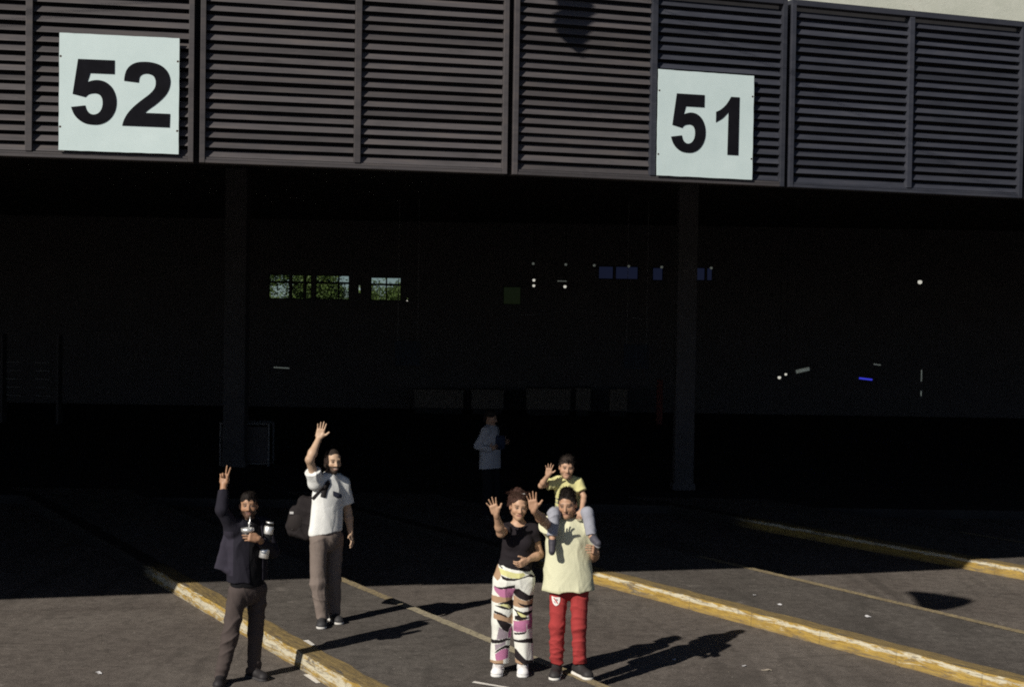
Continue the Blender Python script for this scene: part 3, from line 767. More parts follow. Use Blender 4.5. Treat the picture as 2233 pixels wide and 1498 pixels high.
for (x, y, z, L, w, lab) in lit:
    vs = []; fs = []; nx, ny = 5, 3; a = rr.uniform(0, 3.1)
    for i in range(nx):
        for j in range(ny):
            u, v = (i / (nx - 1) - 0.5) * L, (j / (ny - 1) - 0.5) * w * (1 - 0.5 * abs(i / (nx - 1) - 0.5))
            vs.append((0.62 * (u * math.cos(a) - v * math.sin(a)), 0.62 * (u * math.sin(a) + v * math.cos(a)), 0.005 + rr.uniform(0, 0.012)))
    for i in range(nx - 1):
        for j in range(ny - 1): k = i * ny + j; fs.append((k, k + ny, k + ny + 1, k + 1))
    o = MB().add(vs, fs).build("paper_scrap", MATS[rr.choice(("paper", "paper", "paper_tan"))], loc=(x, y, z)); tag(o, lab, "litter", "paper scraps on the ground")
# ------------------------------------------------------------------ signed-distance sculpting for people
V = lambda *a: np.array(a if len(a) > 1 else a[0], dtype=np.float64)
def nz(v): v = V(v); return v / (np.linalg.norm(v) + 1e-12)

class Sculpt:
    """ordered list of distance-field strokes, meshed with surface nets"""
    def __init__(s): s.ops = []
    def _add(s, f, lo, hi, op, k): s.ops.append((f, V(lo), V(hi), op, k)); return s
    def rc(s, a, b, ra, rb, k=0.02, op='u', sq=None, n=None, cap_a=False, cap_b=False):
        a, b = V(a), V(b); d = b - a; L2 = max(d @ d, 1e-12); dn = nz(d); q = 1.0 if sq is None else sq
        n_ = None if n is None else nz(n)
        def f(P):
            p = P - a
            if n_ is not None:
                c = p @ n_; dd = d @ n_
                t = np.clip((p @ d) / L2, 0, 1)
                r = p - t[..., None] * d
                cn = r @ n_
                r = r + ((1 / q - 1) * cn)[..., None] * n_
            else:
                t = np.clip((p @ d) / L2, 0, 1); r = p - t[..., None] * d
            dist = np.sqrt((r * r).sum(-1)) - (ra + (rb - ra) * t)
            if n_ is not None: dist = dist * (q + 1) / 2
            if cap_a: dist = np.maximum(dist, -(p @ dn))
            if cap_b: dist = np.maximum(dist, (P - b) @ dn)
            return dist
        R = max(ra, rb)
        return s._add(f, np.minimum(a, b) - R, np.maximum(a, b) + R, op, k)
    def ell(s, c, r, M=None, k=0.02, op='u'):
        c = V(c); r = V(r); M = np.eye(3) if M is None else M   # columns of M are the local axes
        def f(P):
            p = (P - c) @ M
            k0 = np.sqrt(((p / r) ** 2).sum(-1)); k1 = np.sqrt(((p / (r * r)) ** 2).sum(-1)) + 1e-9
            return k0 * (k0 - 1.0) / k1
        e = np.abs(M) @ r
        return s._add(f, c - e, c + e, op, k)
    def box(s, c, hf, M=None, rd=0.01, k=0.01, op='u'):
        c = V(c); hf = V(hf); M = np.eye(3) if M is None else M
        def f(P):
            q = np.abs((P - c) @ M) - (hf - rd)
            return np.sqrt((np.maximum(q, 0) ** 2).sum(-1)) + np.minimum(q.max(-1), 0) - rd
        e = np.abs(M) @ hf
        return s._add(f, c - e, c + e, op, k)
    def cut(s, p, n, lo=None, hi=None, k=0.0):
        """keep the side the normal points away from"""
        p, n = V(p), nz(n)
        return s._add(lambda P: (P - p) @ n, V(lo) if lo is not None else V(-9, -9, -9), V(hi) if hi is not None else V(9, 9, 9), 'i', k)
    def folds(s, f):
        """f(P) metres added to the distance near the surface"""
        return s._add(f, V(-9, -9, -9), V(9, 9, 9), 'd', 0)
    def mesh(s, name, h=0.0055, color=None):
        un = [o for o in s.ops if o[3] == 'u']
        lo = np.min([o[1] for o in un], axis=0) - 0.03; hi = np.max([o[2] for o in un], axis=0) + 0.03
        N = np.ceil((hi - lo) / h).astype(int) + 1
        D = np.full(N, 0.5, np.float32)
        ax = [lo[i] + h * np.arange(N[i]) for i in range(3)]
        for f, a, b, op, k in s.ops:
            if op == 'd':
                m_ = np.abs(D) < 0.035; ix = np.argwhere(m_); P = lo + ix * h; D[m_] += f(P).astype(np.float32); continue
            g_ = k + 3 * h
            i0 = np.clip(np.floor((a - g_ - lo) / h).astype(int), 0, N); i1 = np.clip(np.ceil((b + g_ - lo) / h).astype(int) + 1, 0, N)
            if (i1 <= i0).any(): continue
            sl = tuple(slice(i0[i], i1[i]) for i in range(3))
            if op == 'i':
                sub = D[sl]; m_ = sub < 0.1; ix = np.argwhere(m_) + i0; d = f(lo + ix * h); sub[m_] = np.maximum(sub[m_], d); continue
            X, Y, Z = np.meshgrid(*(ax[i][sl[i]] for i in range(3)), indexing='ij')
            d = f(np.stack([X, Y, Z], -1)).astype(np.float32); c = D[sl]
            if op == 'u':
                if k > 0:
                    t = np.clip(0.5 + 0.5 * (c - d) / k, 0, 1); D[sl] = c + (d - c) * t - k * t * (1 - t)
                else: D[sl] = np.minimum(c, d)
            else:
                d = -d
                if k > 0:
                    t = np.clip(0.5 - 0.5 * (c - d) / k, 0, 1); D[sl] = c + (d - c) * t + k * t * (1 - t)
                else: D[sl] = np.maximum(c, d)
        return nets(name, D, lo, h, color)

def nets(name, D, lo, h, color):
    S = D < 0; a = S.astype(np.uint8)
    c = a[:-1, :-1, :-1] + a[1:, :-1, :-1]; c = c + a[:-1, 1:, :-1]; c += a[1:, 1:, :-1]; c += a[:-1, :-1, 1:]; c += a[1:, :-1, 1:]; c += a[:-1, 1:, 1:]; c += a[1:, 1:, 1:]
    act = (c > 0) & (c < 8); ix = np.argwhere(act); M = len(ix)
    idm = np.full(act.shape, -1, np.int32); idm[act] = np.arange(M)
    off = np.array([(i, j, k) for i in (0, 1) for j in (0, 1) for k in (0, 1)])
    v = np.stack([D[ix[:, 0] + o[0], ix[:, 1] + o[1], ix[:, 2] + o[2]] for o in off], 1)
    P = np.zeros((M, 3)); W = np.zeros(M)
    for i in range(8):
        for j in range(i + 1, 8):
            if np.abs(off[i] - off[j]).sum() != 1: continue
            x, y = v[:, i], v[:, j]; m_ = (x < 0) != (y < 0)
            t = x[m_] / (x[m_] - y[m_]); P[m_] += off[i] + t[:, None] * (off[j] - off[i]); W[m_] += 1
    P = lo + h * (ix + P / W[:, None])
    F = []
    for axis in range(3):
        u, w = (axis + 1) % 3, (axis + 2) % 3
        s1 = [slice(1, -1)] * 3; s2 = [slice(1, -1)] * 3; s1[axis] = slice(0, -1); s2[axis] = slice(1, None)
        A, B = S[tuple(s1)], S[tuple(s2)]; e = np.argwhere(A != B); inside = A[A != B]
        e = e + np.array([0 if q == axis else 1 for q in range(3)])
        def cell(du, dw):
            q = e.copy(); q[:, u] += du; q[:, w] += dw; return idm[q[:, 0], q[:, 1], q[:, 2]]
        Q = np.stack([cell(-1, -1), cell(0, -1), cell(0, 0), cell(-1, 0)], 1)
        Q[~inside] = Q[~inside][:, ::-1]; F.append(Q)
    F = np.concatenate(F); F = F[(F >= 0).all(1)]
    me = bpy.data.meshes.new(name)
    me.vertices.add(M); me.vertices.foreach_set("co", P.astype(np.float32).ravel())
    me.loops.add(F.size); me.loops.foreach_set("vertex_index", F.astype(np.int32).ravel())
    me.polygons.add(len(F)); me.polygons.foreach_set("loop_start", np.arange(0, F.size, 4, dtype=np.int32)); me.polygons.foreach_set("loop_total", np.full(len(F), 4, np.int32))
    me.polygons.foreach_set("use_smooth", np.ones(len(F), bool))
    me.update(calc_edges=True); me.validate()
    if color is not None:
        at = me.color_attributes.new("Col", 'FLOAT_COLOR', 'POINT')
        C = np.ones((M, 4), np.float32); C[:, :3] = color(P); at.data.foreach_set("color", C.ravel())
    return me

def wob(seed, freqs, n=7):
    r = np.random.RandomState(seed); K = r.normal(size=(n, 3)) * V(freqs); ph = r.uniform(0, 6.28, n); A = r.uniform(0.5, 1.0, n)
    def f(P): return (np.sin(P @ K.T + ph) * A).sum(-1) / A.sum()
    return f

def mat_vcol(name, rough, spec=0.3, var=0.12, scale=60, bump=0.15, sss=0.0, wrinkle=0.0):
    t = NT(name, rough, spec); at = t.node("ShaderNodeAttribute"); at.attribute_name = "Col"
    v = t.coord(); n = t.noise(v, scale, 4, 0.7)
    c = t.mix(1.0, at.outputs["Color"], t.ramp(n, [(0.3, g3(1 - var)), (0.7, g3(1 + var))]), 'MULTIPLY')
    t.color(c)
    if bump:
        b1 = t.node("ShaderNodeBump"); b1.inputs["Strength"].default_value = bump; b1.inputs["Distance"].default_value = 0.002
        t.l.new(t.noise(v, 350, 3, 0.7), b1.inputs["Height"]); t.l.new(b1.outputs[0], t.p.inputs["Normal"])
        if wrinkle:
            b2 = t.node("ShaderNodeBump"); b2.inputs["Strength"].default_value = wrinkle; b2.inputs["Distance"].default_value = 0.016
            wn_ = t.noise(t.coord((1.0, 1.0, 0.6), rot=(0.3, 0.5, 0.2)), 9, 2, 0.45, 0.9); t.l.new(wn_, b2.inputs["Height"]); t.l.new(b2.outputs[0], b1.inputs["Normal"])
    if sss: t.p.inputs["Subsurface Weight"].default_value = sss; t.p.inputs["Subsurface Radius"].default_value = (0.01, 0.004, 0.002)
    return t.m
mat_vcol("skin", 0.5, 0.35, 0.06, 90, 0.08)
mat_vcol("cloth", 0.9, 0.15, 0.08, 220, 0.35, wrinkle=0.6)
mat_vcol("hair", 0.72, 0.18, 0.40, 140, 0.9)
mat_vcol("shoe", 0.6, 0.3, 0.15, 80, 0.2)

def flat(c): c = V(c); return lambda P: np.broadcast_to(c, (len(P), 3))
def frame(yaw=0, pitch=0, roll=0):
    """columns right, forward, up; yaw to the viewer's right, pitch down, roll towards viewer's right (degrees)"""
    y, p, r = (math.radians(q) for q in (yaw, pitch, roll))
    f = V(math.sin(y), -math.cos(y), 0); rt = V(math.cos(y), math.sin(y), 0); up = V(0, 0, 1)
    f, up = f * math.cos(p) - up * math.sin(p), up * math.cos(p) + f * math.sin(p)
    rt, up = rt * math.cos(r) - up * math.sin(r), up * math.cos(r) + rt * math.sin(r)
    return np.stack([rt, f, up], 1)

def head(s, c, M, k, neck, fem=False, child=False):
    c = V(c); L = lambda x, y, z: c + M @ (V(x, y, z) * k)
    s.ell(L(0, -0.012, 0.030), V(0.076, 0.097, 0.086) * k, M, 0.01)
    s.ell(L(0, 0.026, -0.022), V(0.066, 0.070, 0.072) * k, M, 0.02)
    jw = 0.040 if fem or child else 0.047
    s.rc(L(-jw, 0.0, -0.062), L(0, 0.066, -0.094), 0.026 * k, 0.024 * k, 0.02); s.rc(L(jw, 0.0, -0.062), L(0, 0.066, -0.094), 0.026 * k, 0.024 * k, 0.02)
    s.rc(L(0, 0.02, -0.06), L(0, 0.058, -0.085), 0.042 * k, 0.030 * k, 0.02)
    ck = 0.030 if child else 0.025
    for e in (-1, 1):
        s.ell(L(e * 0.041, 0.054, -0.032), V(ck, ck, ck) * k, M, 0.018)
        s.ell(L(e * 0.077, -0.012, -0.008), V(0.011, 0.020, 0.031) * k, M, 0.008)
    s.rc(L(-0.036, 0.074, 0.020), L(0.036, 0.074, 0.020), 0.015 * k, 0.015 * k, 0.012)
    for e in (-1, 1): s.ell(L(e * 0.032, 0.098, 0.000), V(0.019, 0.016, 0.012) * k, M, 0.008, 's')
    for e in (-1, 1): s.ell(L(e * 0.031, 0.076, -0.001), V(0.014, 0.014, 0.011) * k, M, 0.004)
    nl = 0.8 if child or fem else 1.0
    s.rc(L(0, 0.084, 0.012), L(0, 0.084 + 0.028 * nl, -0.034), 0.009 * k, 0.012 * k, 0.010)
    for e in (-1, 1): s.ell(L(e * 0.012, 0.094, -0.038), V(0.009, 0.011, 0.008) * k, M, 0.006)
    s.rc(L(-0.024, 0.080, -0.062), L(0.024, 0.080, -0.062), 0.009 * k, 0.009 * k, 0.008)
    s.rc(L(-0.016, 0.081, -0.073), L(0.016, 0.081, -0.073), 0.009 * k, 0.009 * k, 0.008)
    s.rc(L(-0.022, 0.096, -0.0675), L(0.022, 0.096, -0.0675), 0.003, 0.003, 0.003, 's')
    s.rc(neck, L(0, -0.018, -0.055), (0.050 if fem else 0.058) * (k if not child else 0.75), (0.048 if fem else 0.056) * (k if not child else 0.8), 0.02)

def hand(s, w, tip, palm_n, thumb, k=1.0, spread=1.0, curls=(6, 5, 6, 9), lens=(1, 1, 1, 1), thumb_out=1.0):
    """w wrist, tip middle fingertip; thumb is the unit side the thumb leaves from"""
    w, tip = V(w), V(tip); d = nz(tip - w); l = V(thumb); l = nz(l - d * (l @ d)); n = np.cross(d, l)
    if n @ V(palm_n) < 0: n = -n
    M = np.stack([l, d, n], 1)
    s.box(w + d * 0.052 * k, V(0.041, 0.044, 0.0155) * k, M, 0.014 * k, 0.012)
    s.rc(w - d * 0.015 * k, w + d * 0.03 * k, 0.024 * k, 0.026 * k, 0.015, sq=0.7, n=n)
    s.rc(w + d * 0.02 * k + l * 0.02 * k + n * 0.006 * k, w + d * 0.05 * k + l * 0.032 * k + n * 0.006 * k, 0.018 * k, 0.016 * k, 0.012)
    for i, (o, L, a) in enumerate(zip((0.030, 0.0105, -0.0095, -0.029), (0.072, 0.080, 0.074, 0.058), (9, 2, -6, -16))):
        ang = math.radians(a * spread); p = w + d * (0.088 - 0.004 * abs(i - 1)) * k + l * o * k
        dr = d * math.cos(ang) + l * math.sin(ang); r = (0.0082 if i < 3 else 0.0073) * k; c = 0.0
        for sg in (0.42, 0.32, 0.26):
            c += math.radians(curls[i]) * (1.0 if sg < 0.4 else 0.8)
            dd = dr * math.cos(c) + n * math.sin(c); q = p + dd * L * sg * k * lens[i]
            s.rc(p, q, r, r * 0.93, 0.004); p = q; r *= 0.93
    tb = w + d * 0.030 * k + l * 0.030 * k; td = nz(l * (0.85 * thumb_out) + d * 0.60 + n * (0.25 + 0.5 * (1 - thumb_out)))
    t1 = tb + td * 0.042 * k; s.rc(tb, t1, 0.0135 * k, 0.011 * k, 0.01)
    s.rc(t1, t1 + nz(td * 1.0 + d * 0.45) * 0.034 * k, 0.011 * k, 0.0095 * k, 0.004)

def face_color(c, M, k, skin, lips, brow, beard=None, beard_amt=0.0, freckle=0.0, smile=False):
    c = V(c); skin = V(skin); lips = V(lips); brow = V(brow)
    def f(P):
        q = ((P - c) @ M) / k; x, y, z = q[:, 0], q[:, 1], q[:, 2]
        C = np.tile(skin, (len(P), 1)); near = (np.abs(x) < 0.12) & (np.abs(y) < 0.14) & (np.abs(z) < 0.14); fr = near & (y > 0.03)
        def put(m_, col, a=1.0): C[m_] = C[m_] * (1 - a) + V(col) * a
        put(fr & (np.hypot((np.abs(x) - 0.045) / 0.025, (z + 0.035) / 0.02) < 1), skin * V(1.05, 0.94, 0.90), 0.5)
        put(fr & (np.abs(x) < 0.016) & (np.abs(z + 0.038) < 0.012), skin * V(1.03, 0.95, 0.92), 0.5)
        if beard is not None:
            b = near & (y > -0.02) & ((z < -0.045 - 0.25 * np.maximum(0, 0.075 - y) * 0 + 0.35 * np.maximum(0, np.abs(x) - 0.05)) ) & (z > -0.15) & ~((np.abs(x) < 0.021) & (z > -0.079) & (z < -0.058))
            b |= near & (y > 0.06) & (np.abs(x) < 0.034) & (z < -0.045) & (z > -0.060)
            put(b, beard, beard_amt)
        put(fr & (np.hypot(x / 0.029, (z + 0.068) / 0.0105) < 1) & (y > 0.06), lips, 0.8)
        put(fr & (np.abs(x) < 0.025) & (np.abs(z + 0.067) < 0.0026) & (y > 0.06), lips * 0.35)
        if smile: put(fr & (np.abs(x) < 0.021) & (np.abs(z + 0.066) < 0.0042) & (y > 0.07), (0.50, 0.43, 0.38))
        e = fr & (y > 0.055)
        put(e & (np.hypot((np.abs(x) - 0.031) / 0.019, (z - 0.0005) / 0.011) < 1), skin * V(0.60, 0.52, 0.48), 0.75)
        put(e & (np.hypot((np.abs(x) - 0.031) / 0.013, (z + 0.001) / 0.0042) < 1), (0.26, 0.23, 0.20))
        put(e & (np.hypot((np.abs(x) - 0.031) / 0.0062, (z + 0.0005) / 0.006) < 1), (0.02, 0.013, 0.01))
        put(e & (np.abs(z - 0.006) < 0.003) & (np.abs(np.abs(x) - 0.031) < 0.017), (0.03, 0.02, 0.016), 0.85)
        put(e & (np.abs(z - 0.022 - 0.10 * (0.03 - np.abs(np.abs(x) - 0.03)) * 0.6) < 0.0052) & (np.abs(x) > 0.012) & (np.abs(x) < 0.053), brow, 0.75)
        put(near & (np.abs(x) > 0.070), skin * V(1.05, 0.88, 0.84), 0.5)
        return C
    return f

def hair_cap(s, c, M, k, vol=0.008, top=0.0, front=0.062, side=-0.02, fringe=0.0, back=-0.06):
    """short hair: shell over the cranium, cleared from the face and neck"""
    c = V(c); L = lambda x, y, z: c + M @ (V(x, y, z) * k)
    s.ell(L(0, -0.016, 0.034), (V(0.0765, 0.098, 0.086) + vol) * k, M, 0.005)
    if top: s.ell(L(0, -0.010, 0.086 + top * 0.45), V(0.062, 0.074, 0.026 + top * 0.60) * k, M, 0.020)
    s.box(L(0, -0.075, -0.03), V(0.062, 0.032, 0.055) * k, M, 0.025, 0.02)
    # face opening
    s.ell(L(0, 0.105, front - 0.080), V(0.078, 0.085, 0.082) * k, M, 0.008, 's')
    for e in (-1, 1):
        s.box(L(e * 0.09, 0.055, side - 0.055), V(0.05, 0.055, 0.075) * k, M, 0.02, 0.008, 's')
        s.ell(L(e * 0.082, -0.006, -0.012), V(0.02, 0.024, 0.032) * k, M, 0.006, 's')
    for e in (-1, 1): s.box(L(e * 0.095, -0.012, -0.085), V(0.052, 0.052, 0.068) * k, M, 0.02, 0.008, 's')
    s.box(L(0, 0.03, -0.14), V(0.12, 0.075, 0.075) * k, M, 0.02, 0.01, 's')
    s.cut(L(0, 0, back - 0.03), -M[:, 2])

def crease(seed, dirs, freq, amp, warp=0.045, sharp=1.6):
    """narrow raised folds running across each direction"""
    r = np.random.RandomState(seed); W = [wob(seed + 11 + i, (14, 14, 14)) for i in range(len(dirs))]; G = [wob(seed + 31 + i, (7, 7, 7)) for i in range(len(dirs))]; ph = r.uniform(0, 6.28, len(dirs)); D = [nz(d) for d in dirs]
    def f(P):
        o = 0
        for d, w, g_, p in zip(D, W, G, ph):
            t = (P @ d + warp * w(P) + 0.06 * g_(P)) * freq + p
            o = o - amp * (1 - np.abs(np.sin(t))) ** sharp * np.clip(0.15 + 1.7 * g_(P), 0, 1)
        return o
    return f
def add_f(*fs): return lambda P: sum(f(P) for f in fs)
def tuft(c, M, k, n, seed, mat, parent, length=0.035, up=0.3, fwd=0.3, hair_front=0.062, vol=0.004, top=0.0, rad=0.0017, curl=0.25, side_z=0.0):
    """locks of hair rooted over the cranium"""
    r = random.Random(seed); c = V(c); mb = MB(); made = 0; tries = 0
    while made < n and tries < n * 8:
        tries += 1
        d = nz((r.gauss(0, 1), r.gauss(0, 1), r.gauss(0, 1)))
        p = V(0, -0.016, 0.034) + d * (V(0.0765, 0.098, 0.086) + vol)
        x, y, z = p
        if z < -0.055: continue
        if y > 0.030 and z < hair_front + 0.006 * math.sin(x * 90 + seed) - 0.10 * max(0, 0.05 - abs(x)) * 0.2: continue
        if abs(x) > 0.042 and y > -0.060 and z < -0.012: continue
        if abs(x) > 0.05 and y > -0.005 and z < 0.02 + side_z: continue
        if z > 0.05: p = p + V(0, 0, top * min(1, (z - 0.05) / 0.04))
        nrm = nz(d / (V(0.0765, 0.098, 0.086) ** 1)); fl = V(x * 2, fwd, up if z > 0.05 else -0.8)
        fl = nz(nz(fl - nrm * (fl @ nrm)) + nrm * r.uniform(0.02, 0.26) * (1 + up) + V(*(r.uniform(-curl, curl) for _ in range(3))))
        L = length * r.uniform(0.6, 1.25) * (1.0 if z > 0.03 else 0.55); pts = [p - nrm * 0.004]
        for i in range(3):
            fl = nz(fl + V(r.uniform(-curl, curl), r.uniform(-curl, curl), r.uniform(-curl, curl) - 0.12)); pts.append(pts[-1] + fl * L / 3)
        rr_ = rad * r.uniform(0.7, 1.3)
        mb.tube([tuple(c + M @ (q * k)) for q in pts], [rr_, rr_ * 1.05, rr_ * 0.8, rr_ * 0.3], 4, False); made += 1
    o = mb.build("locks", mat, parent, smooth=True); o["kind"] = "stuff"; return o
def strands(M, amp, seed, fx=120, fl=25):
    w1 = wob(seed, (fx, fx, fl)); w2 = wob(seed + 1, (fx * 2.1, fx * 2.1, fl * 2)); w3 = wob(seed + 2, (35, 35, 35))
    return lambda P: amp * (0.5 * w1(P) + 0.4 * w2(P) + 0.8 * w3(P))

def body_torso(s, J, cw, ww, hw, sq=0.62, fwd=(0, -1, 0), shr=0.052):
    n = V(fwd)
    s.rc(J['chest'], J['waist'], cw, ww, 0.04, sq=sq, n=n); s.rc(J['waist'], J['pelvis'], ww, hw, 0.04, sq=sq + 0.05, n=n)
    mid = (J['sA'] + J['sB']) / 2
    s.rc(J['chest'], mid * 0.6 + J['chest'] * 0.4, cw, cw * 0.92, 0.04, sq=sq * 0.95, n=n)
    s.rc(J['sA'], J['sB'], shr, shr, 0.04)
    for q in ('sA', 'sB'): s.rc(J['neck'], J[q], shr * 0.82, shr * 0.92, 0.03)

def limb(s, a, b, c, r0, r1, r2, k=0.025, bulge=0.0):
    s.rc(a, b, r0, r1, k); 
    if bulge:
        m_ = V(b) * 0.68 + V(c) * 0.32; s.rc(b, m_, r1, r1 * (1 + bulge), k); s.rc(m_, c, r1 * (1 + bulge), r2, k)
    else: s.rc(b, c, r1, r2, k)

class Person:
    def __init__(s, name, loc, J, label, cat="person"):
        s.root = empty(name, loc); tag(s.root, label, cat); s.J = {k: V(v) for k, v in J.items()}
    def part(s, name, sc, mat, color, h=0.0055, parent=None):
        me = sc.mesh(name, h, color); return link(name, me, MATS[mat], parent or s.root)
    def shoes(s, up, sole, k=1.0, flooor=0.0, low=False):
        for side in 'AB':
            a, t = s.J['a' + side], s.J['t' + side]; g0 = V(a[0], a[1], flooor)
            d = nz(V(t[0] - a[0], t[1] - a[1], 0)); heel = g0 - d * 0.055 * k; toe = g0 + d * 0.165 * k; lat = V(-d[1], d[0], 0)
            c = Sculpt()
            c.rc(heel + V(0, 0, 0.055), heel + d * 0.09 * k + V(0, 0, 0.055), 0.040 * k, 0.041 * k, 0.02)
            c.rc(heel + d * 0.09 * k + V(0, 0, 0.05), toe - d * 0.035 * k + V(0, 0, 0.038), 0.042 * k, 0.043 * k, 0.02)
            c.ell(toe - d * 0.03 * k + V(0, 0, 0.034), V(0.047, 0.046, 0.032) * k, np.stack([lat, d, V(0, 0, 1)], 1), 0.02)
            c.rc(heel + d * 0.045 * k + V(0, 0, 0.06), V(a) + V(0, 0, 0.0), 0.043 * k, 0.040 * k, 0.02)
            c.cut((0, 0, flooor + 0.024), (0, 0, -1))
            c.cut((0, 0, flooor + (0.085 if low else 0.105)), (0, 0, 1))
            w = wob(5, (60, 60, 60)); c.folds(lambda P: 0.0018 * w(P))
            sh = s.part("shoe", c, "shoe", flat(up), 0.005)
            c = Sculpt()
            c.rc(heel + V(0, 0, 0.012), heel + d * 0.1 * k + V(0, 0, 0.012), 0.045 * k, 0.042 * k, 0.01); c.rc(heel + d * 0.1 * k + V(0, 0, 0.012), toe - d * 0.035 * k + V(0, 0, 0.012), 0.042 * k, 0.050 * k, 0.01)
            c.cut((0, 0, flooor + 0.001), (0, 0, -1)); c.cut((0, 0, flooor + 0.027), (0, 0, 1))
            s.part("sole", c, "shoe", flat(sole), 0.005, sh)

def in_poly(x, y, poly):
    r = np.zeros(len(x), bool); n = len(poly); j = n - 1
    for i in range(n):
        xi, yi = poly[i]; xj, yj = poly[j]
        if yi != yj:
            c = ((yi > y) != (yj > y)) & (x < (xj - xi) * (y - yi) / (yj - yi) + xi); r ^= c
        j = i
    return r
def bvh_of(o):
    me = o.data; return BVHTree.FromPolygons([v.co[:] for v in me.vertices], [p.vertices[:] for p in me.polygons])
def on_front(bvh, x, z, off=0.005, y0=-2.0, d=(0, 1, 0)):
    hit = bvh.ray_cast(Vector((x, y0, z)), Vector(d))
    return None if hit[0] is None else hit[0] + hit[1] * off
def ribbon(name, bvh, path, w, mat, parent, off=0.006, n=18, th=0.006):
    """strap laid on the front of a garment; path of (x, z)"""
    P = []; path = [Vector(p) for p in path]; seg = len(path) - 1
    for i in range(n + 1):
        t = i / n * seg; k = min(int(t), seg - 1); P.append(path[k].lerp(path[k + 1], t - k))
    L, R, nL = [], [], []
    for i, p in enumerate(P):
        d = (P[min(i + 1, n)] - P[max(i - 1, 0)]).normalized(); q = Vector((-d.y, d.x)) * w / 2
        a, b = on_front(bvh, p.x + q.x, p.y + q.y, off), on_front(bvh, p.x - q.x, p.y - q.y, off); c = on_front(bvh, p.x, p.y, off)
        if a is None or b is None or c is None: continue
        L.append(a); R.append(b); nL.append(c)
    vs = []; fs = []
    for a, b, c in zip(L, R, nL): vs += [tuple(a), tuple(c + Vector((0, -0.002, 0))), tuple(b), tuple(b + Vector((0, th, 0))), tuple(c + Vector((0, th, 0))), tuple(a + Vector((0, th, 0)))]
    for i in range(len(L) - 1):
        for j in range(6): fs.append((i * 6 + j, i * 6 + (j + 1) % 6, (i + 1) * 6 + (j + 1) % 6, (i + 1) * 6 + j))
    return MB().add(vs, fs).build(name, mat, parent, smooth=True)
def patch(name, bvh, poly, mat, parent, off=0.003, step=0.006):
    """flat printed or sewn shape laid on a garment front: triangulated grid clipped to polygon (x, z)"""
    xs = [p[0] for p in poly]; zs = [p[1] for p in poly]; cx, cz = sum(xs) / len(xs), sum(zs) / len(zs); rings = 4; vs = []; fs = []
    for r in range(rings + 1):
        for (x, z) in poly:
            t = r / rings; h = on_front(bvh, cx + (x - cx) * t, cz + (z - cz) * t, off)
            if h is None: return None
            vs.append(tuple(h))
    n = len(poly)
    for r in range(rings):
        for i in range(n): fs.append((r * n + i, r * n + (i + 1) % n, (r + 1) * n + (i + 1) % n, (r + 1) * n + i))
    return MB().add(vs, fs).build(name, mat, parent, smooth=True)
# ------------------------------------------------------------------ people
def tee(J, cw, hem, hw, infl=0.0, sq=0.62, fwd=(0, -1, 0), sl=(0.55, 0.55), sr=0.078, shr=0.07, neck_r=0.066, neck_dz=0.02, hem_n=(0, 0, -1)):
    s = Sculpt(); n = V(fwd); mid = (J['sA'] + J['sB']) / 2
    s.rc(mid * 0.55 + J['chest'] * 0.45, J['chest'], cw * 0.95, cw, 0.03, sq=sq, n=n)
    s.rc(J['chest'], hem, cw, hw, 0.03, sq=sq + 0.03, n=n)
    s.rc(J['sA'], J['sB'], shr, shr, 0.04)
    for q in ('sA', 'sB'): s.rc(J['neck'] - V(0, 0, 0.01), J[q], shr * 0.85, shr, 0.03)
    s.cut(hem, hem_n)
    for q, f in zip('AB', sl):
        if f > 0:
            a, e = J['s' + q], J['e' + q]; s.rc(a, a + (e - a) * f, sr * 0.92, sr, 0.03, cap_b=True)
    s.ell(J['neck'] + V(0, -0.015, 0.045 + neck_dz), V(neck_r, neck_r, 0.055), None, 0.01, 's')
    return s
def jeans(J, r, waist_z, ank_z, pel=0.165, sq=0.66, fwd=(0, -1, 0), k=0.02):
    s = Sculpt(); n = V(fwd); p = J['pelvis']
    s.rc(p + V(0, 0, 0.12), p - V(0, 0, 0.02), pel * 0.95, pel, 0.03, sq=sq, n=n)
    for q in 'AB':
        h, kn, an = J['hip' + q], J['k' + q], J['a' + q]; e = an + (an - kn) * 0.05
        s.rc(h + V(0, 0, 0.03), kn, r[0], r[1], k); s.rc(kn, e, r[1], r[2], 0.03)
    s.cut((0, 0, waist_z), (0, 0, 1)); s.cut((0, 0, ank_z), (0, 0, -1))
    return s
def leg_folds(seed, z_knee, z_ank, amp=0.005, amp2=0.007):
    w1 = wob(seed, (18, 18, 20)); w2 = wob(seed + 1, (14, 14, 55))
    def f(P):
        z = P[:, 2]; near = np.exp(-((z - z_ank - 0.06) / 0.12) ** 2) + 0.6 * np.exp(-((z - z_knee) / 0.10) ** 2)
        return amp * w1(P) + amp2 * near * w2(P)
    return f
def drape(seed, amp=0.006, fx=24, fz=7, z0=None):
    w1 = wob(seed, (fx, fx, fz)); w2 = wob(seed + 3, (fx * 0.45, fx * 0.45, fz * 1.8)); w3 = wob(seed + 7, (40, 40, 30))
    return lambda P: amp * (0.9 * w1(P) + 0.8 * w2(P) + 0.25 * w3(P))
def two_tone(base, rules):
    base = V(base)
    def f(P):
        C = np.tile(base, (len(P), 1))
        for m_, col in rules: C[m_(P)] = V(col)
        return C
    return f

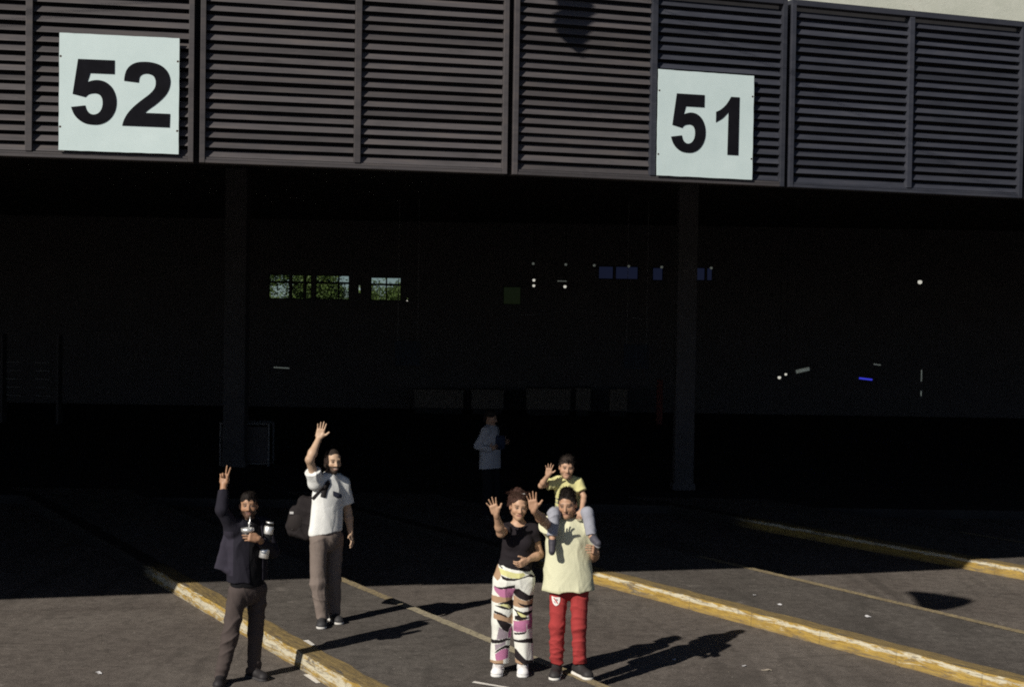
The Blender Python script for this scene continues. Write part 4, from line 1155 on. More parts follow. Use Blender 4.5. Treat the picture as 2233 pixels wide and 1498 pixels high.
# ---- man in the pale T-shirt and red trousers
J = dict(head=(-0.039,-0.030,1.544), neck=(-0.026,0.020,1.395), sA=(-0.176,0.000,1.325), sB=(0.121,0.030,1.319), eA=(-0.250,-0.265,1.424), wA=(-0.345,-0.500,1.556), hA=(-0.371,-0.520,1.726),
         eB=(0.205,0.090,1.055), wB=(0.222,-0.130,1.137), hB=(0.182,-0.200,1.230), chest=(-0.027,0.020,1.182), waist=(-0.028,0.020,0.980), pelvis=(-0.010,0.000,0.86),
         hipA=(-0.099,0.000,0.790), hipB=(0.082,0.000,0.790), kA=(-0.112,-0.030,0.460), aA=(-0.109,0.000,0.106), kB=(0.085,-0.030,0.463), aB=(0.098,0.020,0.112), tA=(-0.137,-0.170,0.034), tB=(0.174,-0.120,0.034))
RM = Person("person", (0.555, 12.685, 0.147), J, "man in a pale yellow T-shirt and red tracksuit trousers with a child on his shoulders"); J = RM.J
HM = frame(-14, 8, -3); sk = (0.40, 0.235, 0.150)
s = Sculpt(); head(s, J['head'], HM, 0.97, J['neck']); body_torso(s, J, 0.145, 0.125, 0.14)
limb(s, J['sA'], J['eA'], J['wA'], 0.046, 0.039, 0.026, bulge=0.08); limb(s, J['sB'], J['eB'], J['wB'], 0.046, 0.040, 0.027, bulge=0.08)
hand(s, J['wA'], J['hA'], (0, -1, 0), (1, 0, 0), 0.98, 1.0, (5, 3, 5, 8)); hand(s, J['wB'], (0.150, -0.255, 1.20), (-1, 0.3, 0.6), (0, 0.2, 1), 0.95, 0.6, (28, 30, 30, 32))
for q in 'AB': limb(s, J['hip' + q], J['k' + q], J['a' + q], 0.062, 0.044, 0.034, bulge=0.04)
RM.part("body", s, "skin", face_color(J['head'], HM, 0.97, sk, (0.30, 0.15, 0.11), (0.02, 0.014, 0.01)), 0.005)
s = Sculpt(); hair_cap(s, J['head'], HM, 0.97, 0.004, 0.036, 0.074, 0.020); s.folds(strands(HM, 0.008, 31)); hr = RM.part("hair", s, "hair", flat((0.018, 0.014, 0.012)), 0.005)
HB = NT("hair_black", 0.65, 0.2).color((0.016, 0.012, 0.010)).m; HBR = NT("hair_brown", 0.65, 0.2).color((0.050, 0.026, 0.018)).m
tuft(J['head'], HM, 0.97, 1700, 1, HB, hr, 0.036, 0.6, 0.5, 0.070, 0.003, 0.036)
s = tee(J, 0.192, V(-0.012, 0.015, 0.775), 0.232, sq=0.66, sl=(0.52, 0.66), sr=0.086, shr=0.074)
s.folds(add_f(drape(5, 0.006, 20, 6), crease(6, [(1, 0.3, 0.45), (1, -0.4, -0.35), (0.8, 0.9, 0.1)], 19, 0.011))); tshirt_rm = RM.part("t_shirt", s, "cloth", two_tone((0.60, 0.60, 0.43), [(lambda P: P[:, 2] < 0.787, (0.53, 0.53, 0.36))]))
s = jeans(J, (0.088, 0.064, 0.055), 0.93, 0.118, 0.158, sq=0.62, k=0.008); s.folds(add_f(leg_folds(9, 0.44, 0.11, 0.004, 0.008), crease(10, [(0.5, 0.2, 1), (-0.6, 0.3, 1), (0.1, 0.5, 1)], 38, 0.007)))
tr_rm = RM.part("trousers", s, "cloth", two_tone((0.33, 0.044, 0.044), [(lambda P: P[:, 2] < 0.150, (0.25, 0.030, 0.030))]))
RM.shoes((0.030, 0.027, 0.028), (0.70, 0.68, 0.64), 1.06)
mat_plain("crest_white", (0.74, 0.72, 0.70), 0.7, 0.05); mat_plain("crest_grey", (0.26, 0.25, 0.26), 0.7, 0.1); mat_plain("crest_red", (0.42, 0.03, 0.03), 0.7, 0.1)
b = bvh_of(tr_rm); cx, cz = -0.128, 0.692
def shape(pts, k=1.0): return [(cx + x * k, cz + z * k) for x, z in pts]
shield = [(-0.036, 0.038), (-0.018, 0.034), (0.0, 0.031), (0.018, 0.034), (0.036, 0.032), (0.037, 0.012), (0.033, -0.008), (0.025, -0.027), (0.012, -0.040), (0.0, -0.044), (-0.013, -0.037), (-0.024, -0.022), (-0.030, -0.005), (-0.034, 0.015)]
cr = patch("crest", b, shape(shield), MATS["crest_white"], tr_rm, 0.004)
if cr:
    patch("crest_band", b, shape([(-0.022, 0.024), (-0.012, 0.026), (0.020, -0.020), (0.012, -0.026)]), MATS["crest_red"], cr, 0.0055)
    patch("crest_letters", b, shape([(0.0, 0.018), (0.016, 0.016), (0.018, 0.002), (0.008, -0.002), (-0.002, 0.008)]), MATS["crest_grey"], cr, 0.0058)
    patch("crest_letters", b, shape([(-0.016, 0.0), (-0.006, -0.008), (0.002, -0.026), (-0.008, -0.022), (-0.017, -0.010)]), MATS["crest_grey"], cr, 0.0058)
patch("side_mark", b, [(-0.190, 0.678), (-0.166, 0.680), (-0.164, 0.672), (-0.188, 0.669)], MATS["crest_white"], tr_rm, 0.004)
patch("logo", b, [(0.150, 0.672), (0.160, 0.680), (0.168, 0.668), (0.156, 0.662)], MATS["crest_grey"], tr_rm, 0.004)

# ---- child riding on his shoulders
J = dict(head=(-0.047,-0.060,0.515), neck=(-0.040,-0.010,0.405), sA=(-0.132,-0.010,0.372), sB=(0.060,0.010,0.364), eA=(-0.274,-0.080,0.350), wA=(-0.216,-0.170,0.455), hA=(-0.199,-0.185,0.572),
         eB=(0.112,-0.040,0.252), wB=(0.090,-0.150,0.140), hB=(0.066,-0.190,0.080), chest=(-0.033,0.020,0.300), waist=(-0.026,0.060,0.180), pelvis=(-0.019,0.070,0.090),
         hipA=(-0.085,0.050,0.078), hipB=(0.050,0.050,0.078), kA=(-0.160,-0.215,0.118), aA=(-0.172,-0.272,-0.085), kB=(0.139,-0.185,0.128), aB=(0.176,-0.235,-0.075), tA=(-0.175,-0.33,-0.215), tB=(0.238,-0.335,-0.130))
CH = Person("person", (0.555, 12.785, 1.50), J, "small child in a yellow T-shirt waving from the man's shoulders"); J = CH.J
HM = frame(4, 4, 4); sk = (0.44, 0.27, 0.18)
s = Sculpt(); head(s, J['head'], HM, 0.80, J['neck'], child=True); body_torso(s, J, 0.088, 0.080, 0.085, 0.68, shr=0.030)
limb(s, J['sA'], J['eA'], J['wA'], 0.028, 0.025, 0.019, 0.015, 0.05); limb(s, J['sB'], J['eB'], J['wB'], 0.028, 0.025, 0.019, 0.015, 0.05)
hand(s, J['wA'], J['hA'], (0, -1, 0), (1, 0, 0), 0.66, 1.7, (3, 2, 3, 6)); hand(s, J['wB'], J['hB'], (0, 1, 0), (-1, 0, 0), 0.66, 0.6, (34, 36, 36, 38))
for q in 'AB': limb(s, J['hip' + q], J['k' + q], J['a' + q], 0.052, 0.038, 0.026, 0.02)
for q in 'AB': s.rc(J['a' + q], J['t' + q] * 0.6 + J['a' + q] * 0.4, 0.024, 0.022, 0.015)
CH.part("body", s, "skin", face_color(J['head'], HM, 0.80, sk, (0.34, 0.17, 0.13), (0.05, 0.03, 0.02)), 0.0045)
s = Sculpt(); hair_cap(s, J['head'], HM, 0.80, 0.005, 0.018, 0.070, 0.018); s.folds(strands(HM, 0.006, 41)); hr = CH.part("hair", s, "hair", flat((0.030, 0.022, 0.018)), 0.0045)
tuft(J['head'], HM, 0.80, 1500, 2, HB, hr, 0.036, 0.25, 0.6, 0.064, 0.004, 0.016, curl=0.35)
s = tee(J, 0.108, V(-0.022, 0.065, 0.085), 0.118, sq=0.72, sl=(0.62, 0.60), sr=0.052, shr=0.042, neck_r=0.046, neck_dz=0.0); s.folds(add_f(drape(15, 0.004, 34, 12), crease(17, [(1, 0.3, 0.5), (1, 0, -0.5)], 40, 0.006)))
def stripes(P):
    C = np.tile(V(0.60, 0.57, 0.27), (len(P), 1)); z = P[:, 2] + 0.3 * P[:, 0]
    low = (P[:, 2] < 0.23) & (P[:, 0] < -0.07)
    C[low & (np.mod(z, 0.036) < 0.011)] = V(0.20, 0.20, 0.20); C[low & (np.abs(P[:, 0] + 0.02) < 0.05) & (P[:, 2] > 0.2)] = V(0.55, 0.54, 0.40)
    return C
CH.part("t_shirt", s, "cloth", stripes, 0.0045)
s = Sculpt(); p = J['pelvis']; s.rc(p + V(0, 0, 0.05), p, 0.092, 0.095, 0.03, sq=0.75, n=(0, -1, 0))
for q in 'AB':
    h, kn, an = J['hip' + q], J['k' + q], J['a' + q]; s.rc(h, kn, 0.064, 0.052, 0.02); s.rc(kn, kn + (an - kn) * 0.92, 0.052, 0.046, 0.02, cap_b=True)
s.folds(add_f(drape(16, 0.004, 35, 25), crease(18, [(0.4, 0.6, 1), (-0.4, 1, 0.5)], 50, 0.007))); CH.part("trousers", s, "cloth", flat((0.30, 0.31, 0.36)), 0.0045)
for q in 'AB':
    a, t = J['a' + q], J['t' + q]; d = nz(t - a); s = Sculpt()
    s.rc(a + d * 0.035 + V(0, 0.01, 0), t - d * 0.02, 0.033, 0.030, 0.015); s.rc(a + d * 0.03 + V(0, 0.02, 0), a + d * 0.055, 0.034, 0.032, 0.01)
    sh = CH.part("shoe", s, "shoe", flat((0.045, 0.042, 0.055) if q == 'A' else (0.07, 0.07, 0.09)), 0.0045)
    s = Sculpt(); up = V(0, 0.75, -0.65) if q == 'A' else V(0, 0.2, -1); up = nz(up - d * (up @ d)); s.rc(a + d * 0.03 + up * 0.03, t - d * 0.015 + up * 0.024, 0.026, 0.027, 0.01, sq=0.4, n=up)
    CH.part("sole", s, "shoe", flat((0.22, 0.22, 0.24)), 0.0045, sh)

# ---- woman in a black top and patterned trousers
J = dict(head=(0.055,-0.010,1.505), neck=(0.057,0.020,1.352), sA=(-0.058,0.000,1.290), sB=(0.191,0.020,1.287), eA=(-0.100,-0.225,1.300), wA=(-0.143,-0.370,1.488), hA=(-0.197,-0.395,1.640),
         eB=(0.252,0.040,1.070), wB=(0.140,-0.140,1.047), hB=(0.066,-0.180,1.012), chest=(0.060,0.000,1.170), waist=(0.034,0.000,1.030), pelvis=(0.019,0.000,0.900), hipA=(-0.067,0.000,0.834), hipB=(0.102,0.000,0.837),
         kA=(-0.078,-0.010,0.463), aA=(-0.105,0.030,0.092), kB=(0.100,-0.010,0.465), aB=(0.114,0.030,0.096), tA=(-0.120,-0.130,0.040), tB=(0.114,-0.130,0.035))
WO = Person("person", (0.028, 12.75, 0.147), J, "waving woman in a black top and wide trousers with a bold wavy print"); J = WO.J
HM = frame(10, 3, 5); sk = (0.46, 0.285, 0.185)
s = Sculpt(); head(s, J['head'], HM, 0.95, J['neck'], fem=True); body_torso(s, J, 0.128, 0.112, 0.15, 0.66, shr=0.044)
limb(s, J['sA'], J['eA'], J['wA'], 0.041, 0.036, 0.023, bulge=0.06); limb(s, J['sB'], J['eB'], J['wB'], 0.041, 0.036, 0.023, bulge=0.06)
hand(s, J['wA'], J['hA'], (0, -1, 0), (1, 0.1, 0.35), 0.94, 1.5, (6, 3, 3, 3), thumb_out=0.8); hand(s, J['wB'], J['hB'], (0, 1, 0.2), (0, -0.3, 1), 0.9, 0.7, (30, 34, 38, 40))
for q in 'AB': limb(s, J['hip' + q], J['k' + q], J['a' + q], 0.066, 0.046, 0.034, bulge=0.05)
WO.part("body", s, "skin", face_color(J['head'], HM, 0.95, sk, (0.34, 0.15, 0.12), (0.05, 0.03, 0.02)), 0.005)
s = Sculpt(); c0 = J['head']; L = lambda x, y, z: c0 + HM @ (V(x, y, z) * 0.95)
hair_cap(s, c0, HM, 0.95, 0.005, 0.012, 0.082, 0.024, back=-0.075)
s.ell(L(-0.01, -0.055, 0.135), (0.052, 0.048, 0.040), HM, 0.015)
for e, z in ((-1, 0.07), (-1, 0.02), (1, 0.05)): s.ell(L(e * 0.074, -0.045, z), (0.020, 0.042, 0.036), HM, 0.02)
w9 = strands(HM, 0.012, 51, 80, 45); s.folds(w9)
hr = WO.part("hair", s, "hair", flat((0.048, 0.024, 0.018)), 0.005)
tuft(c0, HM, 0.95, 1700, 3, HBR, hr, 0.045, 0.7, -0.8, 0.078, 0.005, 0.012, curl=0.5)
# loose wisps
wm = MB(); r3 = random.Random(8)
for _ in range(120):
    a = r3.uniform(-1.0, 1.0); e = r3.choice((-1, 1)); p0 = L(e * 0.075 * abs(a) ** 0.5, -0.05 + 0.05 * r3.random(), 0.03 + 0.10 * r3.random()); pts = [p0]; d = nz(HM @ V(e * r3.uniform(0.2, 1), r3.uniform(-0.4, 0.3), r3.uniform(-0.6, 0.9)))
    for i in range(4): d = nz(d + V(*(r3.uniform(-0.5, 0.5) for _ in range(3))) + V(0, 0, -0.15)); pts.append(pts[-1] + d * 0.014)
    wm.tube([tuple(p) for p in pts], [0.0022, 0.002, 0.0017, 0.0013, 0.0008], 4, False)
WMAT = NT("wisp", 0.5, 0.3).color((0.06, 0.03, 0.022)).m; wm.build("wisps", WMAT, hr)["kind"] = "stuff"
MB().box((-0.020, -0.006, -0.005), (0.020, 0.006, 0.005)).build("hair_clip", MATS["crest_white"], hr, bevel=0.003, loc=tuple(L(0.022, 0.012, 0.128)))
s = tee(J, 0.140, V(0.030, 0, 0.955), 0.152, sq=0.70, sl=(0.40, 0.42), sr=0.060, shr=0.056, neck_r=0.074, neck_dz=-0.035, hem_n=(-0.20, 0, -1))
for e in (-0.055, 0.058): s.ell(J['chest'] + V(e, -0.068, 0.015), (0.066, 0.052, 0.062), None, 0.03)
s.folds(add_f(drape(25, 0.003, 22, 22), crease(26, [(0.5, 0.2, 1), (-0.5, 0.2, 1)], 34, 0.007))); top_w = WO.part("top", s, "cloth", flat((0.017, 0.014, 0.017)), 0.005)
# trousers: wide legs, bold print
s = Sculpt(); n = V(0, -1, 0); p = J['pelvis']
s.rc(p + V(0.006, 0, 0.10), p - V(0, 0, 0.03), 0.140, 0.182, 0.03, sq=0.66, n=n)
for q, dx in (('A', -0.006), ('B', 0.004)):
    h, kn = J['hip' + q], J['k' + q]; s.rc(h, kn, 0.102, 0.086, 0.012); e = V(J['a' + q][0] + (0.012 if q == 'A' else 0.012), 0.02, 0.10); s.rc(kn, e, 0.086, 0.081, 0.02)
s.cut((0.03, 0, 1.005), (-0.22, 0, 1)); s.cut((0, 0, 0.098), (0, 0, -1))
wv = wob(61, (34, 34, 4)); wv2 = wob(64, (16, 16, 14)); crw = crease(65, [(1, 0.4, 0.15), (1, -0.3, -0.3), (0.3, 0.2, 1)], 26, 0.009)
s.folds(lambda P: 0.010 * np.clip((0.62 - P[:, 2]) / 0.4, 0, 1) * wv(P) + 0.004 * wv2(P) + crw(P))
BLK, PNK, TAN, YEL, LIL = (0.018, 0.014, 0.016), (0.42, 0.16, 0.29), (0.37, 0.245, 0.155), (0.58, 0.57, 0.27), (0.30, 0.25, 0.29)
PRINT = [  # printed shapes drawn in cloth units: (colour, outline), first sheet hip to knee, second knee to hem
 (0, YEL, [(470,240),(560,390),(800,460),(1000,465),(1140,400),(1080,340),(900,345),(650,290)]), (0, TAN, [(350,170),(480,180),(560,400),(540,480),(480,540),(350,430)]), (0, BLK, [(470,160),(600,240),(590,268),(500,205)]),
 (0, BLK, [(550,405),(650,440),(800,465),(950,465),(1150,420),(1250,390),(1340,440),(1340,475),(1200,440),(1000,480),(850,525),(700,520),(600,492)]),
 (0, BLK, [(390,655),(480,690),(600,680),(750,640),(890,615),(895,695),(700,712),(560,730),(450,708)]), (0, PNK, [(390,680),(560,732),(720,712),(900,698),(870,800),(830,930),(700,930),(540,900),(480,840),(420,780)]),
 (0, TAN, [(350,890),(540,905),(840,930),(810,1000),(600,1030),(480,1060),(350,1040)]), (0, BLK, [(490,1080),(600,1030),(800,985),(860,1000),(860,1200),(790,1205),(790,1130),(740,1080),(640,1070)]),
 (0, YEL, [(490,1100),(640,1070),(740,1082),(800,1150),(790,1185),(700,1145),(600,1112)]), (0, BLK, [(420,1118),(600,1115),(700,1148),(790,1190),(760,1210),(620,1182),(500,1145)]),
 (0, BLK, [(410,1235),(560,1270),(680,1330),(760,1410),(600,1345),(410,1285)]), (0, TAN, [(400,1300),(560,1320),(740,1400),(845,1280),(850,1498),(700,1490),(500,1430),(400,1420)]),
 (0, BLK, [(900,708),(980,700),(1080,770),(1200,850),(1340,890),(1340,960),(1150,985),(1000,940),(900,880),(850,800)]), (0, TAN, [(860,885),(900,885),(1000,945),(1150,990),(1340,970),(1340,1100),(1200,1150),(900,1140),(860,1120)]),
 (0, BLK, [(950,1030),(1080,1070),(1340,1085),(1340,1140),(1150,1148),(1030,1102)]), (0, BLK, [(850,1180),(960,1220),(1080,1250),(1250,1230),(1340,1240),(1340,1270),(1220,1322),(1170,1340),(1170,1372),(1250,1390),(1150,1422),(1000,1455),(900,1435),(890,1360),(960,1330),(930,1270)]),
 (0, YEL, [(940,1240),(1060,1290),(1170,1340),(1150,1368),(1050,1362),(990,1312)]), (0, TAN, [(860,1470),(1000,1455),(1160,1422),(1180,1498),(860,1498)]), (0, PNK, [(1210,1320),(1340,1290),(1340,1498),(1180,1498),(1250,1400)]),
 (1, TAN, [(400,-10),(600,0),(720,-10),(860,-10),(850,170),(700,90),(600,60),(400,20)]), (1, BLK, [(470,35),(600,60),(700,90),(835,180),(775,260),(750,362),(650,300),(560,200)]), (1, LIL, [(540,200),(650,302),(750,372),(720,490),(480,522),(500,400)]),
 (1, PNK, [(775,290),(850,200),(835,505),(740,490),(752,370)]), (1, BLK, [(350,540),(560,520),(720,488),(830,540),(1000,520),(1180,478),(1340,515),(1345,632),(1200,580),(1000,577),(860,592),(740,540),(600,592),(350,635)]),
 (1, LIL, [(440,640),(600,602),(700,552),(690,640),(560,700),(450,790)]), (1, BLK, [(430,855),(500,760),(600,690),(700,648),(830,700),(862,740),(850,772),(760,740),(680,722),(580,755),(500,815)]),
 (1, PNK, [(450,872),(580,762),(680,728),(760,748),(760,960),(650,990),(470,1020)]), (1, TAN, [(330,1040),(480,1020),(650,990),(640,1140),(330,1140)]), (1, PNK, [(870,90),(1170,40),(1175,310),(1000,332),(870,335)]),
 (1, PNK, [(1170,40),(1345,50),(1345,240),(1190,272)]), (1, BLK, [(885,370),(1130,320),(1345,245),(1345,275),(1200,295),(1130,372),(890,412)]), (1, BLK, [(862,738),(940,750),(1040,850),(1180,990),(1345,1020),(1345,1130),(1100,1095),(950,1000),(860,930)]), (1, TAN, [(855,958),(1000,1022),(1120,1102),(1000,1150),(855,1150)]),
]
def print_color(P):
    C = np.tile(V(0.72, 0.73, 0.68), (len(P), 1)); px = 1115.3 + 242.6 * P[:, 0]; py = 1466 - 241 * P[:, 2] + 8 * P[:, 1]
    for sh, col, poly in PRINT:
        zx = (px - 1040) * 10.7; zy = (py - (1210 if sh == 0 else 1340)) * 10.7; m_ = in_poly(zx, zy, poly); C[m_] = V(col)
    return C
WO.part("trousers", s, "cloth", print_color, 0.0045)
WO.shoes((0.76, 0.76, 0.76), (0.74, 0.74, 0.73), 1.10, low=True)

# ---- bearded man in a white T-shirt
J = dict(head=(0.088,0.000,1.695), neck=(0.064,0.020,1.540), sA=(-0.070,-0.090,1.480), sB=(0.172,0.130,1.443), eA=(-0.118,-0.235,1.728), wA=(-0.044,-0.110,1.932), hA=(-0.005,-0.095,2.114),
         eB=(0.225,0.190,1.155), wB=(0.262,0.160,0.915), hB=(0.310,0.130,0.830), chest=(0.040,0.030,1.333), waist=(0.022,0.020,1.120), pelvis=(0.029,0.020,0.930), hipA=(-0.040,-0.050,0.861), hipB=(0.100,0.130,0.855),
         kA=(-0.046,-0.050,0.451), aA=(0.000,-0.010,0.100), kB=(0.085,0.140,0.440), aB=(0.095,0.190,0.100), tA=(0.010,-0.140,0.022), tB=(0.160,0.070,0.038))
BM = Person("person", (-1.906, 14.551, 0.147), J, "bearded man in a white T-shirt and brown trousers, waving one arm high"); J = BM.J
HM = frame(28, 4, 2); sk = (0.50, 0.345, 0.24)
s = Sculpt(); head(s, J['head'], HM, 1.0, J['neck']); body_torso(s, J, 0.150, 0.135, 0.145, fwd=(0.7, -1, 0))
limb(s, J['sA'], J['eA'], J['wA'], 0.046, 0.041, 0.028, bulge=0.08); limb(s, J['sB'], J['eB'], J['wB'], 0.046, 0.040, 0.027, bulge=0.08)
hand(s, J['wA'], J['hA'], (0, -1, 0), (1, 0, 0), 1.04, 0.8, (4, 3, 4, 6)); hand(s, J['wB'], (0.318, 0.030, 0.755), (-1, 0, 0), (0, -1, 0), 0.98, 0.6, (14, 16, 18, 20))
for q in 'AB': limb(s, J['hip' + q], J['k' + q], J['a' + q], 0.062, 0.044, 0.034, bulge=0.04)
BM.part("body", s, "skin", face_color(J['head'], HM, 1.0, sk, (0.34, 0.15, 0.12), (0.03, 0.02, 0.015), (0.035, 0.024, 0.02), 0.88, smile=True), 0.005)
s = Sculpt(); hair_cap(s, J['head'], HM, 1.0, 0.001, 0.0, 0.084, 0.040); s.folds(strands(HM, 0.003, 71)); hr = BM.part("hair", s, "hair", flat((0.030, 0.022, 0.018)), 0.005)
tuft(J['head'], HM, 1.0, 1600, 4, HB, hr, 0.012, 0.5, 0.4, 0.080, 0.001, 0.0, 0.0016, side_z=0.02)
s = Sculpt(); c1 = J['head']; L = lambda x, y, z: c1 + HM @ V(x, y, z)
s.rc(L(-0.046, 0.036, -0.076), L(0, 0.072, -0.102), 0.014, 0.023, 0.02); s.rc(L(0.046, 0.036, -0.076), L(0, 0.072, -0.102), 0.014, 0.023, 0.02)
s.rc(L(-0.026, 0.083, -0.052), L(0.026, 0.083, -0.052), 0.008, 0.008, 0.01); s.ell(L(0, 0.092, -0.067), (0.022, 0.03, 0.011), HM, 0.005, 's')
s.folds(strands(HM, 0.004, 77)); BM.part("beard", s, "hair", flat((0.028, 0.019, 0.015)), 0.0045)
s = tee(J, 0.168, V(0.020, 0.02, 0.955), 0.182, fwd=(0.7, -1, 0), sl=(0.50, 0.72), sr=0.080, shr=0.068, hem_n=(0.10, 0, -1))
s.folds(add_f(drape(35, 0.005, 22, 7), crease(36, [(1, 0.2, 0.42), (1, 0.3, 0.30), (0.7, 0.9, 0.2)], 21, 0.015)))
wh = (0.74, 0.755, 0.745)
sh_bm = BM.part("t_shirt", s, "cloth", flat(wh))
mat_plain("print_navy", (0.045, 0.05, 0.08), 0.85, 0.2, 40); mat_plain("strap_black", (0.014, 0.012, 0.013), 0.8, 0.3, 30)
b = bvh_of(sh_bm)
patch("chest_print", b, [(0.098, 1.395), (0.150, 1.372), (0.178, 1.345), (0.176, 1.312), (0.140, 1.318), (0.100, 1.345)], MATS["print_navy"], sh_bm, 0.005)
s = jeans(J, (0.092, 0.078, 0.064), 1.0, 0.075, 0.158, fwd=(0.7, -1, 0)); s.folds(add_f(leg_folds(45, 0.43, 0.09, 0.004, 0.007), crease(46, [(0.6, 0.2, 1), (-0.5, 0.4, 1), (1, 0.3, 0.3)], 34, 0.010)))
tr = BM.part("trousers", s, "cloth", flat((0.185, 0.152, 0.136)))
BM.shoes((0.035, 0.035, 0.038), (0.55, 0.54, 0.52), 1.06)
# his bag, slung behind
bg_ = empty("backpack", (-1.906 - 0.235, 14.551 + 0.12, 1.25)); tag(bg_, "black backpack slung behind the bearded man in white", "bag")
t_ = math.radians(-16); M = np.array([[math.cos(t_), 0, -math.sin(t_)], [0, 1, 0], [math.sin(t_), 0, math.cos(t_)]])
s = Sculpt(); s.box((0.03, 0, -0.02), (0.125, 0.105, 0.205), M, 0.045, 0.02); s.box((-0.05, -0.02, -0.03), (0.095, 0.09, 0.125), M, 0.05, 0.03); s.rc((0.06, 0.0, 0.12), (0.17, 0.0, 0.20), 0.065, 0.05, 0.04)
wb_ = wob(81, (22, 22, 18)); s.folds(add_f(lambda P: 0.008 * wb_(P), crease(83, [(1, 0.2, 0.6), (0.3, 0.2, 1)], 22, 0.014)))
bag_o = link("bag_body", s.mesh("bag_body", 0.006, flat((0.020, 0.017, 0.018))), MATS["cloth"], bg_)
s = Sculpt(); s.ell((-0.055, -0.085, -0.05), (0.085, 0.055, 0.105), M, 0.01); s.folds(lambda P: 0.004 * wb_(P)); link("front_pocket", s.mesh("front_pocket", 0.006, flat((0.026, 0.022, 0.022))), MATS["cloth"], bg_)
mat_plain("buckle", (0.5, 0.5, 0.5), 0.4, 0.1)
bb = bvh_of(bag_o)
for (x, z) in ((-0.095, 0.05), (-0.070, -0.11)):
    hp = on_front(bb, x, z, 0.002); y = hp.y if hp else -0.1
    MB().box((-0.020, -0.006, -0.012), (0.020, 0.006, 0.012)).build("buckle", MATS["buckle"], bg_, bevel=0.003, loc=(x, y, z))
inv = Vector(bg_.location) - Vector((-1.906, 14.551, 0.147))
for path, w in (([(0.055, 1.500), (0.00, 1.435), (-0.10, 1.310), (-0.165, 1.235)], 0.026), ([(0.050, 1.485), (0.022, 1.42), (0.004, 1.335)], 0.052)):
    o = ribbon("strap", b, path, w, MATS["strap_black"], bg_, off=0.010); o.location = -inv

# ---- man with the thermos, two fingers raised
J = dict(head=(0.094,0.000,1.615), neck=(0.088,0.020,1.470), sA=(-0.026,-0.090,1.410), sB=(0.205,0.140,1.412), eA=(-0.105,-0.200,1.600), wA=(-0.112,-0.100,1.815), hA=(-0.101,-0.085,1.985),
         eB=(0.303,0.100,1.180), wB=(0.222,-0.215,1.350), hB=(0.110,-0.285,1.385), chest=(0.093,0.000,1.275), waist=(0.092,0.000,1.056), pelvis=(0.090,0.000,0.880), hipA=(0.018,-0.070,0.810), hipB=(0.160,0.120,0.810),
         kA=(-0.049,-0.070,0.421), aA=(-0.126,-0.060,0.083), kB=(0.145,0.140,0.417), aB=(0.128,0.170,0.091), tA=(-0.120,-0.190,0.017), tB=(0.230,0.080,0.018))
LM = Person("person", (-2.458, 12.839, -0.003), J, "man in a dark open jacket raising two fingers and holding a drinking gourd"); J = LM.J
HM = frame(10, -4, 0); sk = (0.36, 0.205, 0.125)
s = Sculpt(); head(s, J['head'], HM, 0.97, J['neck']); body_torso(s, J, 0.145, 0.13, 0.14, fwd=(1.0, -1, 0))
limb(s, J['sA'], J['eA'], J['wA'], 0.046, 0.040, 0.027, bulge=0.08); limb(s, J['sB'], J['eB'], J['wB'], 0.046, 0.040, 0.027, bulge=0.08)
hand(s, J['wA'], J['hA'], (0, -1, 0), (1, 0, 0), 1.0, 1.6, (3, 3, 82, 84), thumb_out=0.15); hand(s, J['wB'], J['hB'], (0, 1, 0), (0, 0.3, 1), 0.98, 0.5, (30, 32, 34, 36), thumb_out=0.4)
for q in 'AB': limb(s, J['hip' + q], J['k' + q], J['a' + q], 0.062, 0.044, 0.034, bulge=0.04)
LM.part("body", s, "skin", face_color(J['head'], HM, 0.97, sk, (0.16, 0.07, 0.06), (0.02, 0.014, 0.01), (0.04, 0.025, 0.02), 0.85), 0.005)
s = Sculpt(); hair_cap(s, J['head'], HM, 0.97, 0.004, 0.010, 0.066, 0.016); s.folds(strands(HM, 0.006, 91)); hr = LM.part("hair", s, "hair", flat((0.014, 0.011, 0.010)), 0.005)
tuft(J['head'], HM, 0.97, 1700, 5, HB, hr, 0.032, 0.2, 0.7, 0.060, 0.004, 0.01)
s = tee(J, 0.168, V(0.090, 0, 0.885), 0.166, sl=(0, 0), shr=0.060, fwd=(1.0, -1, 0)); s.folds(add_f(drape(93, 0.005, 22, 9), crease(94, [(1, 0, 0.5), (1, 0, -0.4)], 26, 0.009))); LM.part("shirt", s, "cloth", flat((0.008, 0.008, 0.010)))
# jacket: back, open fronts, long sleeves
s = Sculpt(); n = V(1.0, -1, 0); mid = (J['sA'] + J['sB']) / 2
s.rc(mid * 0.5 + J['chest'] * 0.5 + V(0, 0.02, 0), J['chest'] + V(0, 0.02, 0), 0.186, 0.195, 0.03, sq=0.64, n=n); s.rc(J['chest'] + V(0, 0.02, 0), V(0.085, 0.02, 0.90), 0.195, 0.205, 0.03, sq=0.66, n=n)
s.rc(J['sA'], J['sB'], 0.072, 0.072, 0.04)
for q in ('sA', 'sB'): s.rc(J['neck'], J[q], 0.064, 0.072, 0.03)
MJ = frame(45, 0, 0); s.box(V(0.095, 0.0, 1.15) + MJ @ V(0.02, 0.18, 0), (0.070, 0.15, 0.40), MJ, 0.02, 0.01, 's'); s.ell(J['neck'] + V(0, -0.03, 0.06), (0.072, 0.085, 0.07), None, 0.01, 's')
s.cut((0, 0, 0.935), (0, 0, -1))
s.rc(V(-0.055, -0.06, 1.385), V(-0.108, -0.085, 1.045), 0.052, 0.088, 0.025, sq=0.50, n=(0.35, -1, 0), cap_b=True)
s.rc(V(-0.150, -0.098, 1.082), V(-0.055, -0.110, 1.036), 0.028, 0.030, 0.015)
